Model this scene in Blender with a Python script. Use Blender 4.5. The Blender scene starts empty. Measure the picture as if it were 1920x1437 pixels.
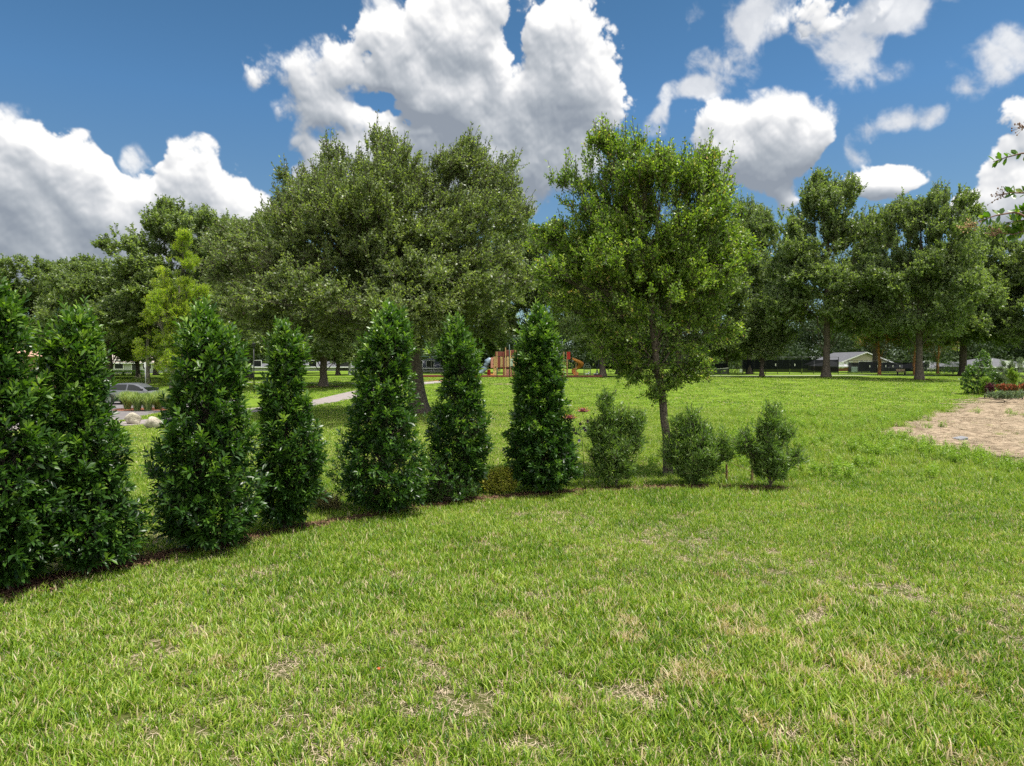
import bpy, math, random
import numpy as np
from mathutils import Vector
R = math.radians
rng = np.random.default_rng(7)
random.seed(7)
scene = bpy.context.scene
COL = scene.collection

# ------------------------------------------------------------------ camera
F, CX, CY = 1330.0, 960.0, 718.5
EYE = 3.0
PITCH = math.atan(40.5 / F)
cam = bpy.data.cameras.new('camera')
cam.sensor_width = 36; cam.lens = 36 * F / 1920
cam.clip_start = 0.1; cam.clip_end = 5000
camo = bpy.data.objects.new('camera', cam); COL.objects.link(camo)
camo.location = (0, 0, EYE); camo.rotation_euler = (math.pi / 2 - PITCH, 0, 0)
scene.camera = camo

def ray(px, py):
    u, v = (px - CX) / F, (CY - py) / F
    c, s = math.cos(PITCH), math.sin(PITCH)
    return u, c + v * s, -s + v * c
def P(px, py, D):
    x, y, z = ray(px, py); k = D / y
    return np.array([x * k, D, EYE + z * k])
def X(px, D): return P(px, 690, D)[0]
def Z(py, D): return P(960, py, D)[2]

# ------------------------------------------------------------------ render, view
scene.view_settings.view_transform = 'Standard'
scene.view_settings.look = 'None'
scene.view_settings.gamma = 1
scene.view_settings.exposure = 0.52
cy = scene.cycles
cy.max_bounces = 6; cy.diffuse_bounces = 3; cy.glossy_bounces = 2; cy.transmission_bounces = 4
cy.transparent_max_bounces = 6; cy.sample_clamp_indirect = 4; cy.sample_clamp_direct = 5; cy.caustics_reflective = False; cy.caustics_refractive = False
cy.use_denoising = False
cy.denoising_prefilter = 'ACCURATE'

# ------------------------------------------------------------------ sun + sky
SUN_EL, SUN_AZ = 70.0, 102.0          # azimuth clockwise from +Y (view direction)
sd = bpy.data.lights.new('sun', 'SUN'); sd.energy = 4.6; sd.angle = R(0.53); sd.color = (1.0, 0.955, 0.88)
so = bpy.data.objects.new('sun', sd); COL.objects.link(so)
dv = Vector((math.sin(R(SUN_AZ)) * math.cos(R(SUN_EL)), math.cos(R(SUN_AZ)) * math.cos(R(SUN_EL)), math.sin(R(SUN_EL))))
so.rotation_euler = dv.to_track_quat('Z', 'Y').to_euler(); so.location = (0, 20, 60)

class NT:
    """tiny node-tree writer"""
    def __init__(s, tree): s.t = tree; s.t.nodes.clear()
    def n(s, typ, inp=None, **kw):
        nd = s.t.nodes.new(typ)
        for k, v in kw.items(): setattr(nd, k, v)
        for k, v in (inp or {}).items():
            if isinstance(v, bpy.types.NodeSocket): s.t.links.new(v, nd.inputs[k])
            elif isinstance(v, bpy.types.Node): s.t.links.new(v.outputs[0], nd.inputs[k])
            else: nd.inputs[k].default_value = v
        return nd
    def m(s, op, a, b=0.0, c=0.0, clamp=False):
        return s.n('ShaderNodeMath', {0: a, 1: b, 2: c}, operation=op, use_clamp=clamp).outputs[0]
    def vm(s, op, a, b=(0, 0, 0), c=(0, 0, 0)):
        nd = s.n('ShaderNodeVectorMath', {0: a, 1: b, 2: c}, operation=op)
        return nd.outputs['Value'] if op in ('LENGTH', 'DOT_PRODUCT', 'DISTANCE') else nd.outputs[0]
    def noise(s, vec, scale, detail=3, rough=0.5, dist=0.0):
        nd = s.n('ShaderNodeTexNoise', {'Scale': scale, 'Detail': detail, 'Roughness': rough, 'Distortion': dist})
        if vec is not None: s.t.links.new(vec, nd.inputs['Vector'])
        return nd
    def ramp(s, fac, stops, interp='LINEAR'):
        nd = s.n('ShaderNodeValToRGB', {0: fac}); cr = nd.color_ramp; cr.interpolation = interp
        while len(cr.elements) < len(stops): cr.elements.new(0.5)
        for e, (p, c) in zip(cr.elements, stops):
            e.position = p; e.color = (c[0], c[1], c[2], 1)
        return nd.outputs[0]
    def mix(s, fac, a, b):
        nd = s.n('ShaderNodeMix', data_type='RGBA')
        for k, v in ((0, fac), (6, a), (7, b)):
            if isinstance(v, bpy.types.NodeSocket): s.t.links.new(v, nd.inputs[k])
            else: nd.inputs[k].default_value = v if k == 0 else (v[0], v[1], v[2], 1)
        return nd.outputs[2]
    def mapr(s, v, a, b, c=0.0, d=1.0, smooth=True):
        return s.n('ShaderNodeMapRange', {0: v, 1: a, 2: b, 3: c, 4: d}, interpolation_type='SMOOTHSTEP' if smooth else 'LINEAR').outputs[0]

def uv_of(px, py):
    x, y, z = ray(px, py); l = math.sqrt(x*x + y*y + z*z)
    return math.atan2(x, y), math.asin(z / l)

# clouds: (px, py, rx, ry, weight) as directions on the sky
CLOUDS = [
 (620,160,85,72,1.3),(520,125,58,34,1.0),(485,140,28,22,.7),(600,205,75,50,1.0),(645,260,80,55,.9),(640,120,50,34,.9),
 (820,115,120,100,1.35),(705,70,60,40,.8),(880,30,110,70,1.1),(760,150,80,70,1.0),(900,200,130,90,1.2),(740,30,70,26,.6),
 (1060,110,95,95,1.5),(1040,60,55,38,1.0),(1110,170,66,80,1.2),(1000,250,150,110,1.5),(1060,300,90,60,1.0),(940,330,90,60,.9),
 (800,270,140,80,1.2),(700,330,110,80,1.1),(620,340,62,60,.9),(720,235,40,30,.8),(985,15,40,22,.5),
 (130,340,80,70,1.2),(55,262,36,30,.9),(30,215,22,16,.5),(90,310,70,45,.8),(250,430,170,110,1.6),(60,430,170,110,1.6),(-10,370,70,60,1.1),
 (355,310,66,48,1.2),(330,350,90,55,1.0),(400,370,90,60,1.1),(460,400,70,50,1.1),(235,300,30,34,.45),(100,500,260,60,1.4),(300,500,260,60,1.2),
 (1430,255,115,62,1.6),(1350,250,60,45,1.0),(1500,250,68,50,1.1),(1420,310,110,45,1.1),(1540,300,60,30,.7),
 (1640,335,62,32,1.2),(1690,325,40,26,.9),(1590,350,70,26,.8),(1465,365,24,22,.8),
 (1330,150,40,48,.66),(1290,185,58,30,.6),(1345,180,60,30,.5),(1410,90,50,60,.62),(1450,30,60,46,.66),(1400,20,50,30,.4),(1385,150,40,40,.35),
 (1560,14,80,40,.85),(1620,45,84,46,.74),(1690,20,90,34,.66),(1600,105,52,34,.62),(1640,20,60,40,.5),(1590,160,60,20,.3),
 (1850,115,75,42,.5),(1910,90,70,40,.45),(1835,165,60,20,.3),
 (1630,275,32,34,.62),(1665,232,44,26,.62),(1715,222,46,22,.5),(1760,212,30,18,.42),
 (1915,300,42,80,1.2),(1885,390,60,40,1.0),(1920,430,60,60,1.2),
 (1225,245,36,26,.45),(1235,225,26,20,.3),(1295,32,22,22,.3),(1680,130,30,20,.2),
 (600,300,60,60,.9),(590,380,60,60,.9),(680,400,90,60,1.0),(800,400,120,60,1.0),(728,190,44,28,-1.7),(972,58,22,22,-.7),(235,280,52,50,-1.3),(640,250,22,60,-.8),(775,225,34,18,-1.5),(700,245,26,22,-1.2),(600,250,30,20,-.9),(215,330,26,40,-.9),
 (2100,380,160,90,1.4),(2350,250,200,120,1.4),(-200,300,180,120,1.4),(-500,200,200,140,1.2),
]
world = bpy.data.worlds.new("World"); scene.world = world; world.use_nodes = True
# cloud density and relief on a grid of sky directions (azimuth +-64 deg, elevation 0..48 deg), computed here
def vnoise(u, v, seed):
    """smooth gradient noise on arrays, about -1..1"""
    r = np.random.default_rng(seed); T = 256; gx = r.uniform(-1, 1, (T, T)).astype(np.float32); gy = r.uniform(-1, 1, (T, T)).astype(np.float32)
    iu, iv = np.floor(u).astype(int), np.floor(v).astype(int); fu, fv = u-iu, v-iv; su, sv = fu*fu*fu*(fu*(fu*6-15)+10), fv*fv*fv*(fv*(fv*6-15)+10)
    def c(a, b): i, j = (iu+a) % T, (iv+b) % T; return gx[i, j]*(fu-a) + gy[i, j]*(fv-b)
    x0 = c(0, 0)*(1-su) + c(1, 0)*su; x1 = c(0, 1)*(1-su) + c(1, 1)*su
    return (x0*(1-sv) + x1*sv)*1.6
def fbm(u, v, f, octs, gain=.55, seed=0, billow=False):
    o = 0; a = 1; t = 0
    for k in range(octs):
        n_ = vnoise(u*f + 17*k, v*f - 9*k, seed+k); o = o + a*((np.abs(n_)*2.6 - .8) if billow else n_); t += a; a *= gain; f *= 2.03
    return o/t
SW, SH = 2560, 960; AZ, EL = R(64), R(48)
UU, VV = np.meshgrid(np.linspace(-AZ, AZ, SW).astype(np.float32), np.linspace(0, EL, SH).astype(np.float32))
wu = UU + .034*fbm(UU, VV, 7, 4, .6, 3) ; wv = VV + .026*fbm(UU, VV, 7, 4, .6, 13)
B = np.zeros_like(UU); Wp = np.zeros_like(UU)
for (px, py, rx, ry, wt) in CLOUDS:
    a_, b_ = uv_of(px, py); q_ = ((wu-a_)*F/rx/1.14)**2 + ((wv-b_)*F/ry/1.14)**2; f_ = np.clip(1-q_, 0, None)
    if wt >= .75 or wt < 0: B += wt*f_
    else: Wp += wt*f_
bil = fbm(UU, VV, 13, 7, .60, 30, True); wis = fbm(wu*1.3 + .6*wv, wv*1.2, 11, 7, .62, 60)
B = np.clip(B, 0, 2.4)
dens_ = B + np.clip(B/.30, 0, 1)*(bil*1.15 + wis*1.1)
wd_ = Wp*1.1 + np.clip(Wp/.2, 0, 1)*(wis*1.7 + bil*.45)
ss = lambda x, a, b: (lambda t: t*t*(3-2*t))(np.clip((x-a)/(b-a), 0, 1))
def blur(a, k):
    for _ in range(2):
        for ax in (0, 1):
            c = np.cumsum(np.pad(a, [(k+1, k) if i == ax else (0, 0) for i in (0, 1)], mode='edge'), axis=ax, dtype=np.float64)
            a = ((np.take(c, range(2*k+1, c.shape[ax]), ax) - np.take(c, range(0, c.shape[ax]-2*k-1), ax))/(2*k+1)).astype(np.float32)
    return a
soft = .34 + .75*ss(fbm(UU, VV, 5, 3, .5, 90), -.05, .35)
m1 = np.clip((dens_-.08)/soft, 0, 1); m1 = m1*m1*(3-2*m1); m2 = ss(wd_, .10, 1.15)*.85
mask_ = 1-(1-m1)*(1-m2)
def relief(h, k, dx, dy): return h - np.roll(np.roll(h, -dy, 0), -dx, 1)
hh = np.sqrt(np.clip(dens_, 0, None))
fine_ = np.clip(relief(blur(hh, 1), 1, 2, 6), -.6, .6); mid_ = np.clip(relief(blur(hh, 8), 8, 8, 26), -.8, .8); big_ = np.clip(relief(blur(np.clip(dens_, 0, 2.4), 22), 22, 14, 80), -1.6, 1.6)
rim = np.exp(-np.clip(dens_-.15, 0, None)/.75)
lit_ = .48 + .62*fine_ + .62*mid_ + .14*big_ + .26*rim - .10*np.clip(blur(dens_, 22), 0, 2.4) + .18*bil - .09*(1-ss(VV, R(8), R(15))) + .10*wis
lit_ = np.where(m2 > m1, np.maximum(lit_, .50 + .25*wis + .15*m2), lit_)
pxs = np.stack([mask_, np.clip(lit_, 0, 1), np.zeros_like(UU), np.ones_like(UU)], -1).astype(np.float32)
img = bpy.data.images.new('cloud_field', SW, SH, alpha=False, float_buffer=False); img.colorspace_settings.name = 'Non-Color'
img.pixels.foreach_set(pxs.ravel()); img.update(); img.pack()

w = NT(world.node_tree)
tc = w.n('ShaderNodeTexCoord').outputs['Generated']
sky = w.n('ShaderNodeTexSky', sky_type='NISHITA', sun_disc=False, sun_elevation=R(SUN_EL), sun_rotation=R(SUN_AZ), altitude=0, air_density=1.0, dust_density=0.35, ozone_density=3.0)
sep = w.n('ShaderNodeSeparateXYZ', {0: tc})
iu_ = w.m('MULTIPLY_ADD', w.m('ARCTAN2', sep.outputs[0], sep.outputs[1]), .5/AZ, .5)
iv_ = w.m('MULTIPLY', w.m('MAXIMUM', w.m('ARCSINE', sep.outputs[2]), .001), 1/EL)
ti = w.n('ShaderNodeTexImage', {0: w.n('ShaderNodeCombineXYZ', {0: iu_, 1: iv_}).outputs[0]}, extension='MIRROR', interpolation='Cubic'); ti.image = img
si = w.n('ShaderNodeSeparateColor', {0: ti.outputs[0]}); mask, lit = si.outputs[0], si.outputs[1]
ccol = w.ramp(lit, [(.05, (1.6, 1.8, 2.1)), (.30, (2.25, 2.45, 2.7)), (.50, (3.1, 3.25, 3.45)), (.70, (4.3, 4.35, 4.45)), (.9, (5.7, 5.65, 5.55))])
el_ = w.m('ARCSINE', sep.outputs[2])
tint = w.ramp(w.mapr(el_, R(6), R(34)), [(0, (.42, .50, .52)), (.45, (.36, .54, .62)), (1, (.29, .47, .52))])
skyc = w.n('ShaderNodeMix', {0: 1.0, 6: sky.outputs[0], 7: tint}, data_type='RGBA', blend_type='MULTIPLY').outputs[2]
col = w.mix(w.m('MULTIPLY', mask, .97), skyc, ccol)
# extra bright clouds added out of view, overhead and behind, to lift the shadows
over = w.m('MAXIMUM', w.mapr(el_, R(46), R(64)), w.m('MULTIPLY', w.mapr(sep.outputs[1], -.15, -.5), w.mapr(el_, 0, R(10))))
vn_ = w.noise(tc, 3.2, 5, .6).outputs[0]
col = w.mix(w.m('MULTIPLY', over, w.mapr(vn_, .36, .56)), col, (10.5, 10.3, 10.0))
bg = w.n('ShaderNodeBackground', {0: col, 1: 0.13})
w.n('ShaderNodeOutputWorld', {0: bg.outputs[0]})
world.cycles.sampling_method = 'MANUAL'; world.cycles.sample_map_resolution = 512

# ------------------------------------------------------------------ mesh + scene helpers
def mesh(name, verts, faces, mats=None, lv=None, smooth=False, midx=None):
    """verts (n,3); faces: list of int arrays (k,3|4|n); lv: per-vertex floats -> attribute"""
    me = bpy.data.meshes.new(name)
    verts = np.asarray(verts, dtype=np.float32).reshape(-1, 3)
    fs = [np.asarray(f, dtype=np.int32) for f in faces if len(f)]
    loops = np.concatenate([f.ravel() for f in fs])
    tot = np.concatenate([np.full(len(f), f.shape[1], np.int32) for f in fs])
    start = np.concatenate([[0], np.cumsum(tot)[:-1]]).astype(np.int32)
    me.vertices.add(len(verts)); me.vertices.foreach_set('co', verts.ravel())
    me.loops.add(len(loops)); me.loops.foreach_set('vertex_index', loops)
    me.polygons.add(len(tot)); me.polygons.foreach_set('loop_start', start); me.polygons.foreach_set('loop_total', tot)
    if smooth: me.polygons.foreach_set('use_smooth', np.ones(len(tot), bool))
    if midx is not None: me.polygons.foreach_set('material_index', np.asarray(midx, np.int32))
    if lv is not None:
        at = me.attributes.new('lv', 'FLOAT', 'POINT'); at.data.foreach_set('value', np.asarray(lv, np.float32))
    me.update(calc_edges=True)
    for m_ in ([mats] if isinstance(mats, bpy.types.Material) else (mats or [])): me.materials.append(m_)
    return me
def link(o, parent=None):
    COL.objects.link(o)
    if parent is not None: o.parent = parent
    return o
def obj(name, me, parent=None, loc=None):
    o = link(bpy.data.objects.new(name, me), parent)
    if loc is not None: o.location = loc
    return o
def tag(o, label=None, cat=None, group=None, kind=None):
    for k, v_ in (('label', label), ('category', cat), ('group', group), ('kind', kind)):
        if v_: o[k] = v_
    return o
def thing(name, label, cat, loc=(0, 0, 0), rz=0, group=None, scale=None):
    o = link(bpy.data.objects.new(name, None)); o.location = loc; o.rotation_euler = (0, 0, rz)
    if scale is not None: o.scale = scale
    o.empty_display_size = .2
    return tag(o, label, cat, group)

class MB:
    """collects primitive shapes into one mesh"""
    def __init__(s): s.v = []; s.f = {3: [], 4: []}; s.n = 0; s.poly = []
    def add(s, verts, faces):
        for f in faces:
            f = [i + s.n for i in f]
            if len(f) in (3, 4): s.f[len(f)].append(f)
            else: s.poly.append(f)
        s.v.extend([tuple(map(float, p)) for p in verts]); s.n += len(verts); return s
    def box(s, c, d, rz=0, ry=0, bev=0.0):
        x, y, z = d[0]/2, d[1]/2, d[2]/2; b = bev
        if b <= 0:
            vs = [(i*x, j*y, k*z) for k in (-1, 1) for j in (-1, 1) for i in (-1, 1)]
            fs = [(0,2,3,1),(4,5,7,6),(0,1,5,4),(2,6,7,3),(0,4,6,2),(1,3,7,5)]
        else:
            ring = lambda xx, yy, zz: [(-xx+b,-yy,zz),(xx-b,-yy,zz),(xx,-yy+b,zz),(xx,yy-b,zz),(xx-b,yy,zz),(-xx+b,yy,zz),(-xx,yy-b,zz),(-xx,-yy+b,zz)]
            inner = lambda zz: [(a_*(x-b)/x, c_*(y-b)/y, zz) for a_, c_, _ in ring(x, y, 0)]
            vs = inner(-z) + ring(x, y, -z+b) + ring(x, y, z-b) + inner(z)
            fs = [tuple(range(7, -1, -1))] + [(r*8+i, r*8+(i+1)%8, (r+1)*8+(i+1)%8, (r+1)*8+i) for r in range(3) for i in range(8)] + [tuple(range(24, 32))]
        cz, sz, cy_, sy_ = math.cos(rz), math.sin(rz), math.cos(ry), math.sin(ry); o = []
        for (a, b_, c_) in vs:
            a, c_ = a*cy_ + c_*sy_, -a*sy_ + c_*cy_
            o.append((c[0] + a*cz - b_*sz, c[1] + a*sz + b_*cz, c[2] + c_))
        return s.add(o, fs)
    def tube(s, pts, r, n=8, caps=True):
        pts = [np.array(p, float) for p in pts]; rs = r if hasattr(r, '__len__') else [r]*len(pts)
        vs = []
        for i, p in enumerate(pts):
            t = pts[min(i+1, len(pts)-1)] - pts[max(i-1, 0)]; t /= np.linalg.norm(t) + 1e-9
            a = np.cross(t, (0, 0, 1) if abs(t[2]) < .9 else (0, 1, 0)); a /= np.linalg.norm(a); b = np.cross(t, a)
            for k in range(n):
                w_ = 2*math.pi*k/n; vs.append(p + rs[i]*(math.cos(w_)*a + math.sin(w_)*b))
        fs = [(i*n+k, i*n+(k+1) % n, (i+1)*n+(k+1) % n, (i+1)*n+k) for i in range(len(pts)-1) for k in range(n)]
        if caps: fs += [tuple(range(n-1, -1, -1)), tuple(range((len(pts)-1)*n, len(pts)*n))]
        return s.add(vs, fs)
    def prism(s, prof, y0, y1):
        """profile [(x,z)] extruded along y"""
        n = len(prof); vs = [(x, y0, z) for x, z in prof] + [(x, y1, z) for x, z in prof]
        return s.add(vs, [tuple(range(n)), tuple(range(2*n-1, n-1, -1))] + [(i, i+n, (i+1) % n + n, (i+1) % n) for i in range(n)])
    def build(s, name, mat, parent=None, smooth=False, loc=None):
        me = bpy.data.meshes.new(name); me.from_pydata(s.v, [], s.f[3] + s.f[4] + s.poly)
        me.materials.append(mat); me.update()
        if smooth:
            me.polygons.foreach_set('use_smooth', [True]*len(me.polygons))
        return obj(name, me, parent, loc)

# ------------------------------------------------------------------ materials
MATS = {}
def simple(name, col, rough=.7, spec=.4, var=.12, scale=6, metal=0, bump=0.0, col2=None):
    if name in MATS: return MATS[name]
    m = bpy.data.materials.new(name); m.use_nodes = True; n = NT(m.node_tree)
    co = n.n('ShaderNodeTexCoord').outputs['Object']
    nz = n.noise(co, scale, 5, .6).outputs[0]
    dk = tuple(c*(1-var*1.6) for c in col); lt = col2 or tuple(min(1, c*(1+var*1.6)) for c in col)
    c = n.ramp(nz, [(.3, dk), (.7, lt)])
    b = n.n('ShaderNodeBsdfPrincipled', {'Base Color': c, 'Roughness': rough, 'Metallic': metal, 'Specular IOR Level': spec})
    if bump:
        bp = n.n('ShaderNodeBump', {'Strength': bump, 'Distance': .05, 'Height': n.noise(co, scale*4, 6, .7).outputs[0]}); n.t.links.new(bp.outputs[0], b.inputs['Normal'])
    n.n('ShaderNodeOutputMaterial', {0: b.outputs[0]}); MATS[name] = m; return m
def leafmat(name, stops, rough=.38, spec=.5, trans=.28, tcol=None, clump=.0, cscale=.6):
    """colour from the per-leaf attribute lv, gloss, and light passing through the blade"""
    m = bpy.data.materials.new(name); m.use_nodes = True; n = NT(m.node_tree)
    lv = n.n('ShaderNodeAttribute', attribute_name='lv').outputs['Fac']
    fac = lv
    if clump:
        nz = n.noise(n.n('ShaderNodeTexCoord').outputs['Object'], cscale, 2, .5).outputs[0]
        fac = n.m('ADD', lv, n.m('MULTIPLY', n.m('SUBTRACT', nz, .5), clump), clamp=True)
    c = n.ramp(fac, stops)
    b = n.n('ShaderNodeBsdfPrincipled', {'Base Color': c, 'Roughness': rough, 'Specular IOR Level': spec})
    tc_ = n.n('ShaderNodeMix', {0: 1.0, 6: c, 7: (*(tcol or (1.5, 1.7, .5)), 1)}, data_type='RGBA', blend_type='MULTIPLY').outputs[2]
    t = n.n('ShaderNodeBsdfTranslucent', {0: tc_})
    mx = n.n('ShaderNodeMixShader', {0: trans, 1: b.outputs[0], 2: t.outputs[0]})
    n.n('ShaderNodeOutputMaterial', {0: mx.outputs[0]}); return m

M_bark = simple('bark', (.115, .095, .075), .95, .1, .35, 9, bump=.8)
M_bark_brown = simple('bark_brown', (.155, .125, .095), .95, .1, .45, 16, bump=.9)
M_bark_grey = simple('bark_grey', (.20, .18, .15), .95, .1, .35, 14, bump=.8)
M_bark_orange = simple('bark_orange', (.42, .20, .09), .9, .1, .3, 5, bump=.5)
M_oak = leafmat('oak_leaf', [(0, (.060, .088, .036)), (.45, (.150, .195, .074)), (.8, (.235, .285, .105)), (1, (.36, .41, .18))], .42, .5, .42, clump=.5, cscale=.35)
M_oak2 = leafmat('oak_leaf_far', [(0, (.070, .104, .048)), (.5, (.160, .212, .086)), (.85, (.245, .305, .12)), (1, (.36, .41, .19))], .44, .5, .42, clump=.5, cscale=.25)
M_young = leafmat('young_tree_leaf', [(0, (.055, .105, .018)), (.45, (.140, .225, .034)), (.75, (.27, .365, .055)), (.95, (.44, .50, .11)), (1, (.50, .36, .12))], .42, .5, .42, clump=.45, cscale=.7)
M_cyp = leafmat('cypress_leaf', [(0, (.14, .26, .02)), (.5, (.34, .44, .035)), (1, (.58, .60, .07))], .6, .2, .5, clump=.9, cscale=.35)
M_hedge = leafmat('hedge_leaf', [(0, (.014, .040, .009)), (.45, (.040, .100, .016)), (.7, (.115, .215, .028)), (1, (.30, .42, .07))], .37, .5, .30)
M_podo = leafmat('podocarpus_leaf', [(0, (.045, .090, .020)), (.5, (.125, .210, .045)), (.8, (.20, .29, .07)), (1, (.38, .44, .13))], .42, .5, .36)
M_bush = leafmat('garden_bush_leaf', [(0, (.03, .07, .02)), (.5, (.07, .14, .03)), (1, (.18, .27, .06))], .4, .4, .25)
M_silver = leafmat('silvery_bush_leaf', [(0, (.07, .11, .06)), (.5, (.14, .20, .11)), (1, (.28, .34, .2))], .5, .3, .25)
M_weed = leafmat('weed_leaf', [(0, (.07, .14, .015)), (.5, (.17, .28, .025)), (1, (.32, .43, .06))], .45, .3, .35)
M_yellow = leafmat('yellow_leaf', [(0, (.16, .22, .03)), (.5, (.34, .36, .05)), (1, (.58, .52, .10))], .5, .3, .3)
M_crape = leafmat('crape_leaf', [(0, (.05, .11, .015)), (.6, (.10, .20, .025)), (1, (.26, .30, .05))], .32, .5, .35)
M_redflower = leafmat('red_flower', [(0, (.07, .12, .03)), (.4, (.12, .13, .04)), (.55, (.34, .08, .04)), (1, (.52, .17, .09))], .6, .2, .2, (1.3, .8, .6))
M_purple = leafmat('purple_leaf', [(0, (.04, .01, .015)), (1, (.14, .03, .05))], .45, .4, .15, (1.2, .5, .6))
M_orgrass = leafmat('ornamental_grass', [(0, (.10, .16, .05)), (.5, (.20, .28, .09)), (1, (.38, .42, .18))], .5, .3, .3)

def drymask(n, pos):
    """0 green .. 1 dry straw, shared by soil sheet and blades (world metres)"""
    sx = n.n('ShaderNodeSeparateXYZ', {0: pos})
    a = n.noise(pos, 1.9, 4, .62, .5).outputs[0]
    b = n.noise(pos, .16, 2, .5).outputs[0]
    side = n.mapr(sx.outputs[0], -4.5, 3.0, -.03, .045)
    fade = n.mapr(sx.outputs[1], 7, 17, .0, -.07)
    s_ = n.m('ADD', n.m('MULTIPLY_ADD', b, .35, a), n.m('ADD', side, fade))
    return n.mapr(s_, .735, .88)

def grassmat(name, stops, straw, dryk=1.0):
    m = bpy.data.materials.new(name); m.use_nodes = True; n = NT(m.node_tree)
    pos = n.n('ShaderNodeNewGeometry').outputs['Position']
    lv = n.n('ShaderNodeAttribute', attribute_name='lv').outputs['Fac']
    hue = n.noise(pos, .5, 3, .6).outputs[0]
    fac = n.m('ADD', lv, n.m('MULTIPLY', n.m('SUBTRACT', hue, .5), 1.0), clamp=True)
    c = n.ramp(fac, stops)
    dm = drymask(n, pos)
    lv2 = n.m('FRACT', n.m('MULTIPLY', lv, 37.7))
    pick = n.m('LESS_THAN', lv2, n.m('MULTIPLY_ADD', dm, .56*dryk, .09*dryk))
    c = n.mix(pick, c, straw)
    b = n.n('ShaderNodeBsdfPrincipled', {'Base Color': c, 'Roughness': .42, 'Specular IOR Level': .35})
    tc_ = n.n('ShaderNodeMix', {0: 1.0, 6: c, 7: (1.4, 1.5, .6, 1)}, data_type='RGBA', blend_type='MULTIPLY').outputs[2]
    t = n.n('ShaderNodeBsdfTranslucent', {0: tc_})
    mx = n.n('ShaderNodeMixShader', {0: .35, 1: b.outputs[0], 2: t.outputs[0]})
    n.n('ShaderNodeOutputMaterial', {0: mx.outputs[0]}); return m
G_STOPS = [(0, (.040, .105, .006)), (.4, (.145, .265, .012)), (.75, (.255, .365, .030)), (1, (.42, .49, .10))]
M_grass = grassmat('grass_blade', G_STOPS, (.52, .42, .25))
M_grass_tall = grassmat('grass_tall_blade', [(0, (.07, .15, .012)), (.5, (.19, .29, .020)), (1, (.36, .44, .07))], (.42, .40, .20), .6)

def groundmat():
    m = bpy.data.materials.new('lawn_ground'); m.use_nodes = True; n = NT(m.node_tree)
    pos = n.n('ShaderNodeNewGeometry').outputs['Position']
    sx = n.n('ShaderNodeSeparateXYZ', {0: pos})
    dm = drymask(n, pos)
    fine = n.noise(pos, 14, 6, .7).outputs[0]; mid = n.noise(pos, .5, 3, .6).outputs[0]; big = n.noise(pos, .07, 2, .5).outputs[0]
    soil = n.ramp(fine, [(.3, (.05, .042, .022)), (.55, (.13, .10, .055)), (.8, (.32, .23, .14))])
    gr = n.ramp(n.m('ADD', n.m('MULTIPLY', fine, .55), n.m('MULTIPLY_ADD', mid, .45, n.m('MULTIPLY_ADD', big, .3, -.15))), [(.3, (.075, .135, .012)), (.5, (.135, .210, .020)), (.75, (.21, .295, .036))])
    near = n.mix(n.m('MULTIPLY_ADD', dm, .45, .50), n.mix(.45, gr, (.05, .07, .012)), soil)
    far = n.mapr(sx.outputs[1], 18, 42)
    c = n.mix(far, near, gr)
    # thin dry turf under the big oak
    ex = n.vm('MULTIPLY', n.vm('SUBTRACT', pos, (-6.0, 36, 0)), (.11, .16, 0))
    dry_turf = n.mapr(n.m('ADD', n.vm('LENGTH', ex), n.m('MULTIPLY', n.m('SUBTRACT', n.noise(pos, .35, 4, .6).outputs[0], .5), 1.6)), .95, .45)
    c = n.mix(n.m('MULTIPLY', dry_turf, .75), c, n.ramp(fine, [(.3, (.13, .10, .06)), (.7, (.30, .24, .15))]))
    b = n.n('ShaderNodeBsdfPrincipled', {'Base Color': c, 'Roughness': .95, 'Specular IOR Level': .1})
    bp = n.n('ShaderNodeBump', {'Strength': .9, 'Distance': .06, 'Height': n.noise(pos, 9, 8, .75).outputs[0]}); n.t.links.new(bp.outputs[0], b.inputs['Normal'])
    n.n('ShaderNodeOutputMaterial', {0: b.outputs[0]}); return m

# ------------------------------------------------------------------ terrain
def gz(x, y):
    x = np.asarray(x, float); y = np.asarray(y, float)
    t = np.clip((y - 45) / 45, 0, 1); s_ = t*t*(3-2*t)
    return s_ * 1.0 + .05*np.sin(x*.21 + 1)*np.sin(y*.17)*np.clip((y-14)/20, 0, 1)
def G(px, D):
    x = X(px, D); return (x, D, float(gz(x, D)))
xs = np.unique(np.concatenate([np.linspace(-40, 40, 81), np.linspace(-120, 120, 81), np.linspace(-1500, 1500, 31)]))
ys = np.unique(np.concatenate([np.linspace(-20, 110, 131), np.linspace(110, 300, 40), np.linspace(-600, -20, 12), np.linspace(300, 2500, 24)]))
XX, YY = np.meshgrid(xs, ys); nx, ny = len(xs), len(ys)
idx = np.arange(nx*ny).reshape(ny, nx)
q = np.stack([idx[:-1, :-1], idx[:-1, 1:], idx[1:, 1:], idx[1:, :-1]], -1).reshape(-1, 4)
tag(obj('ground', mesh('ground', np.stack([XX, YY, gz(XX, YY)], -1).reshape(-1, 3), [q], groundmat(), smooth=True)), kind='structure')

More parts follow.
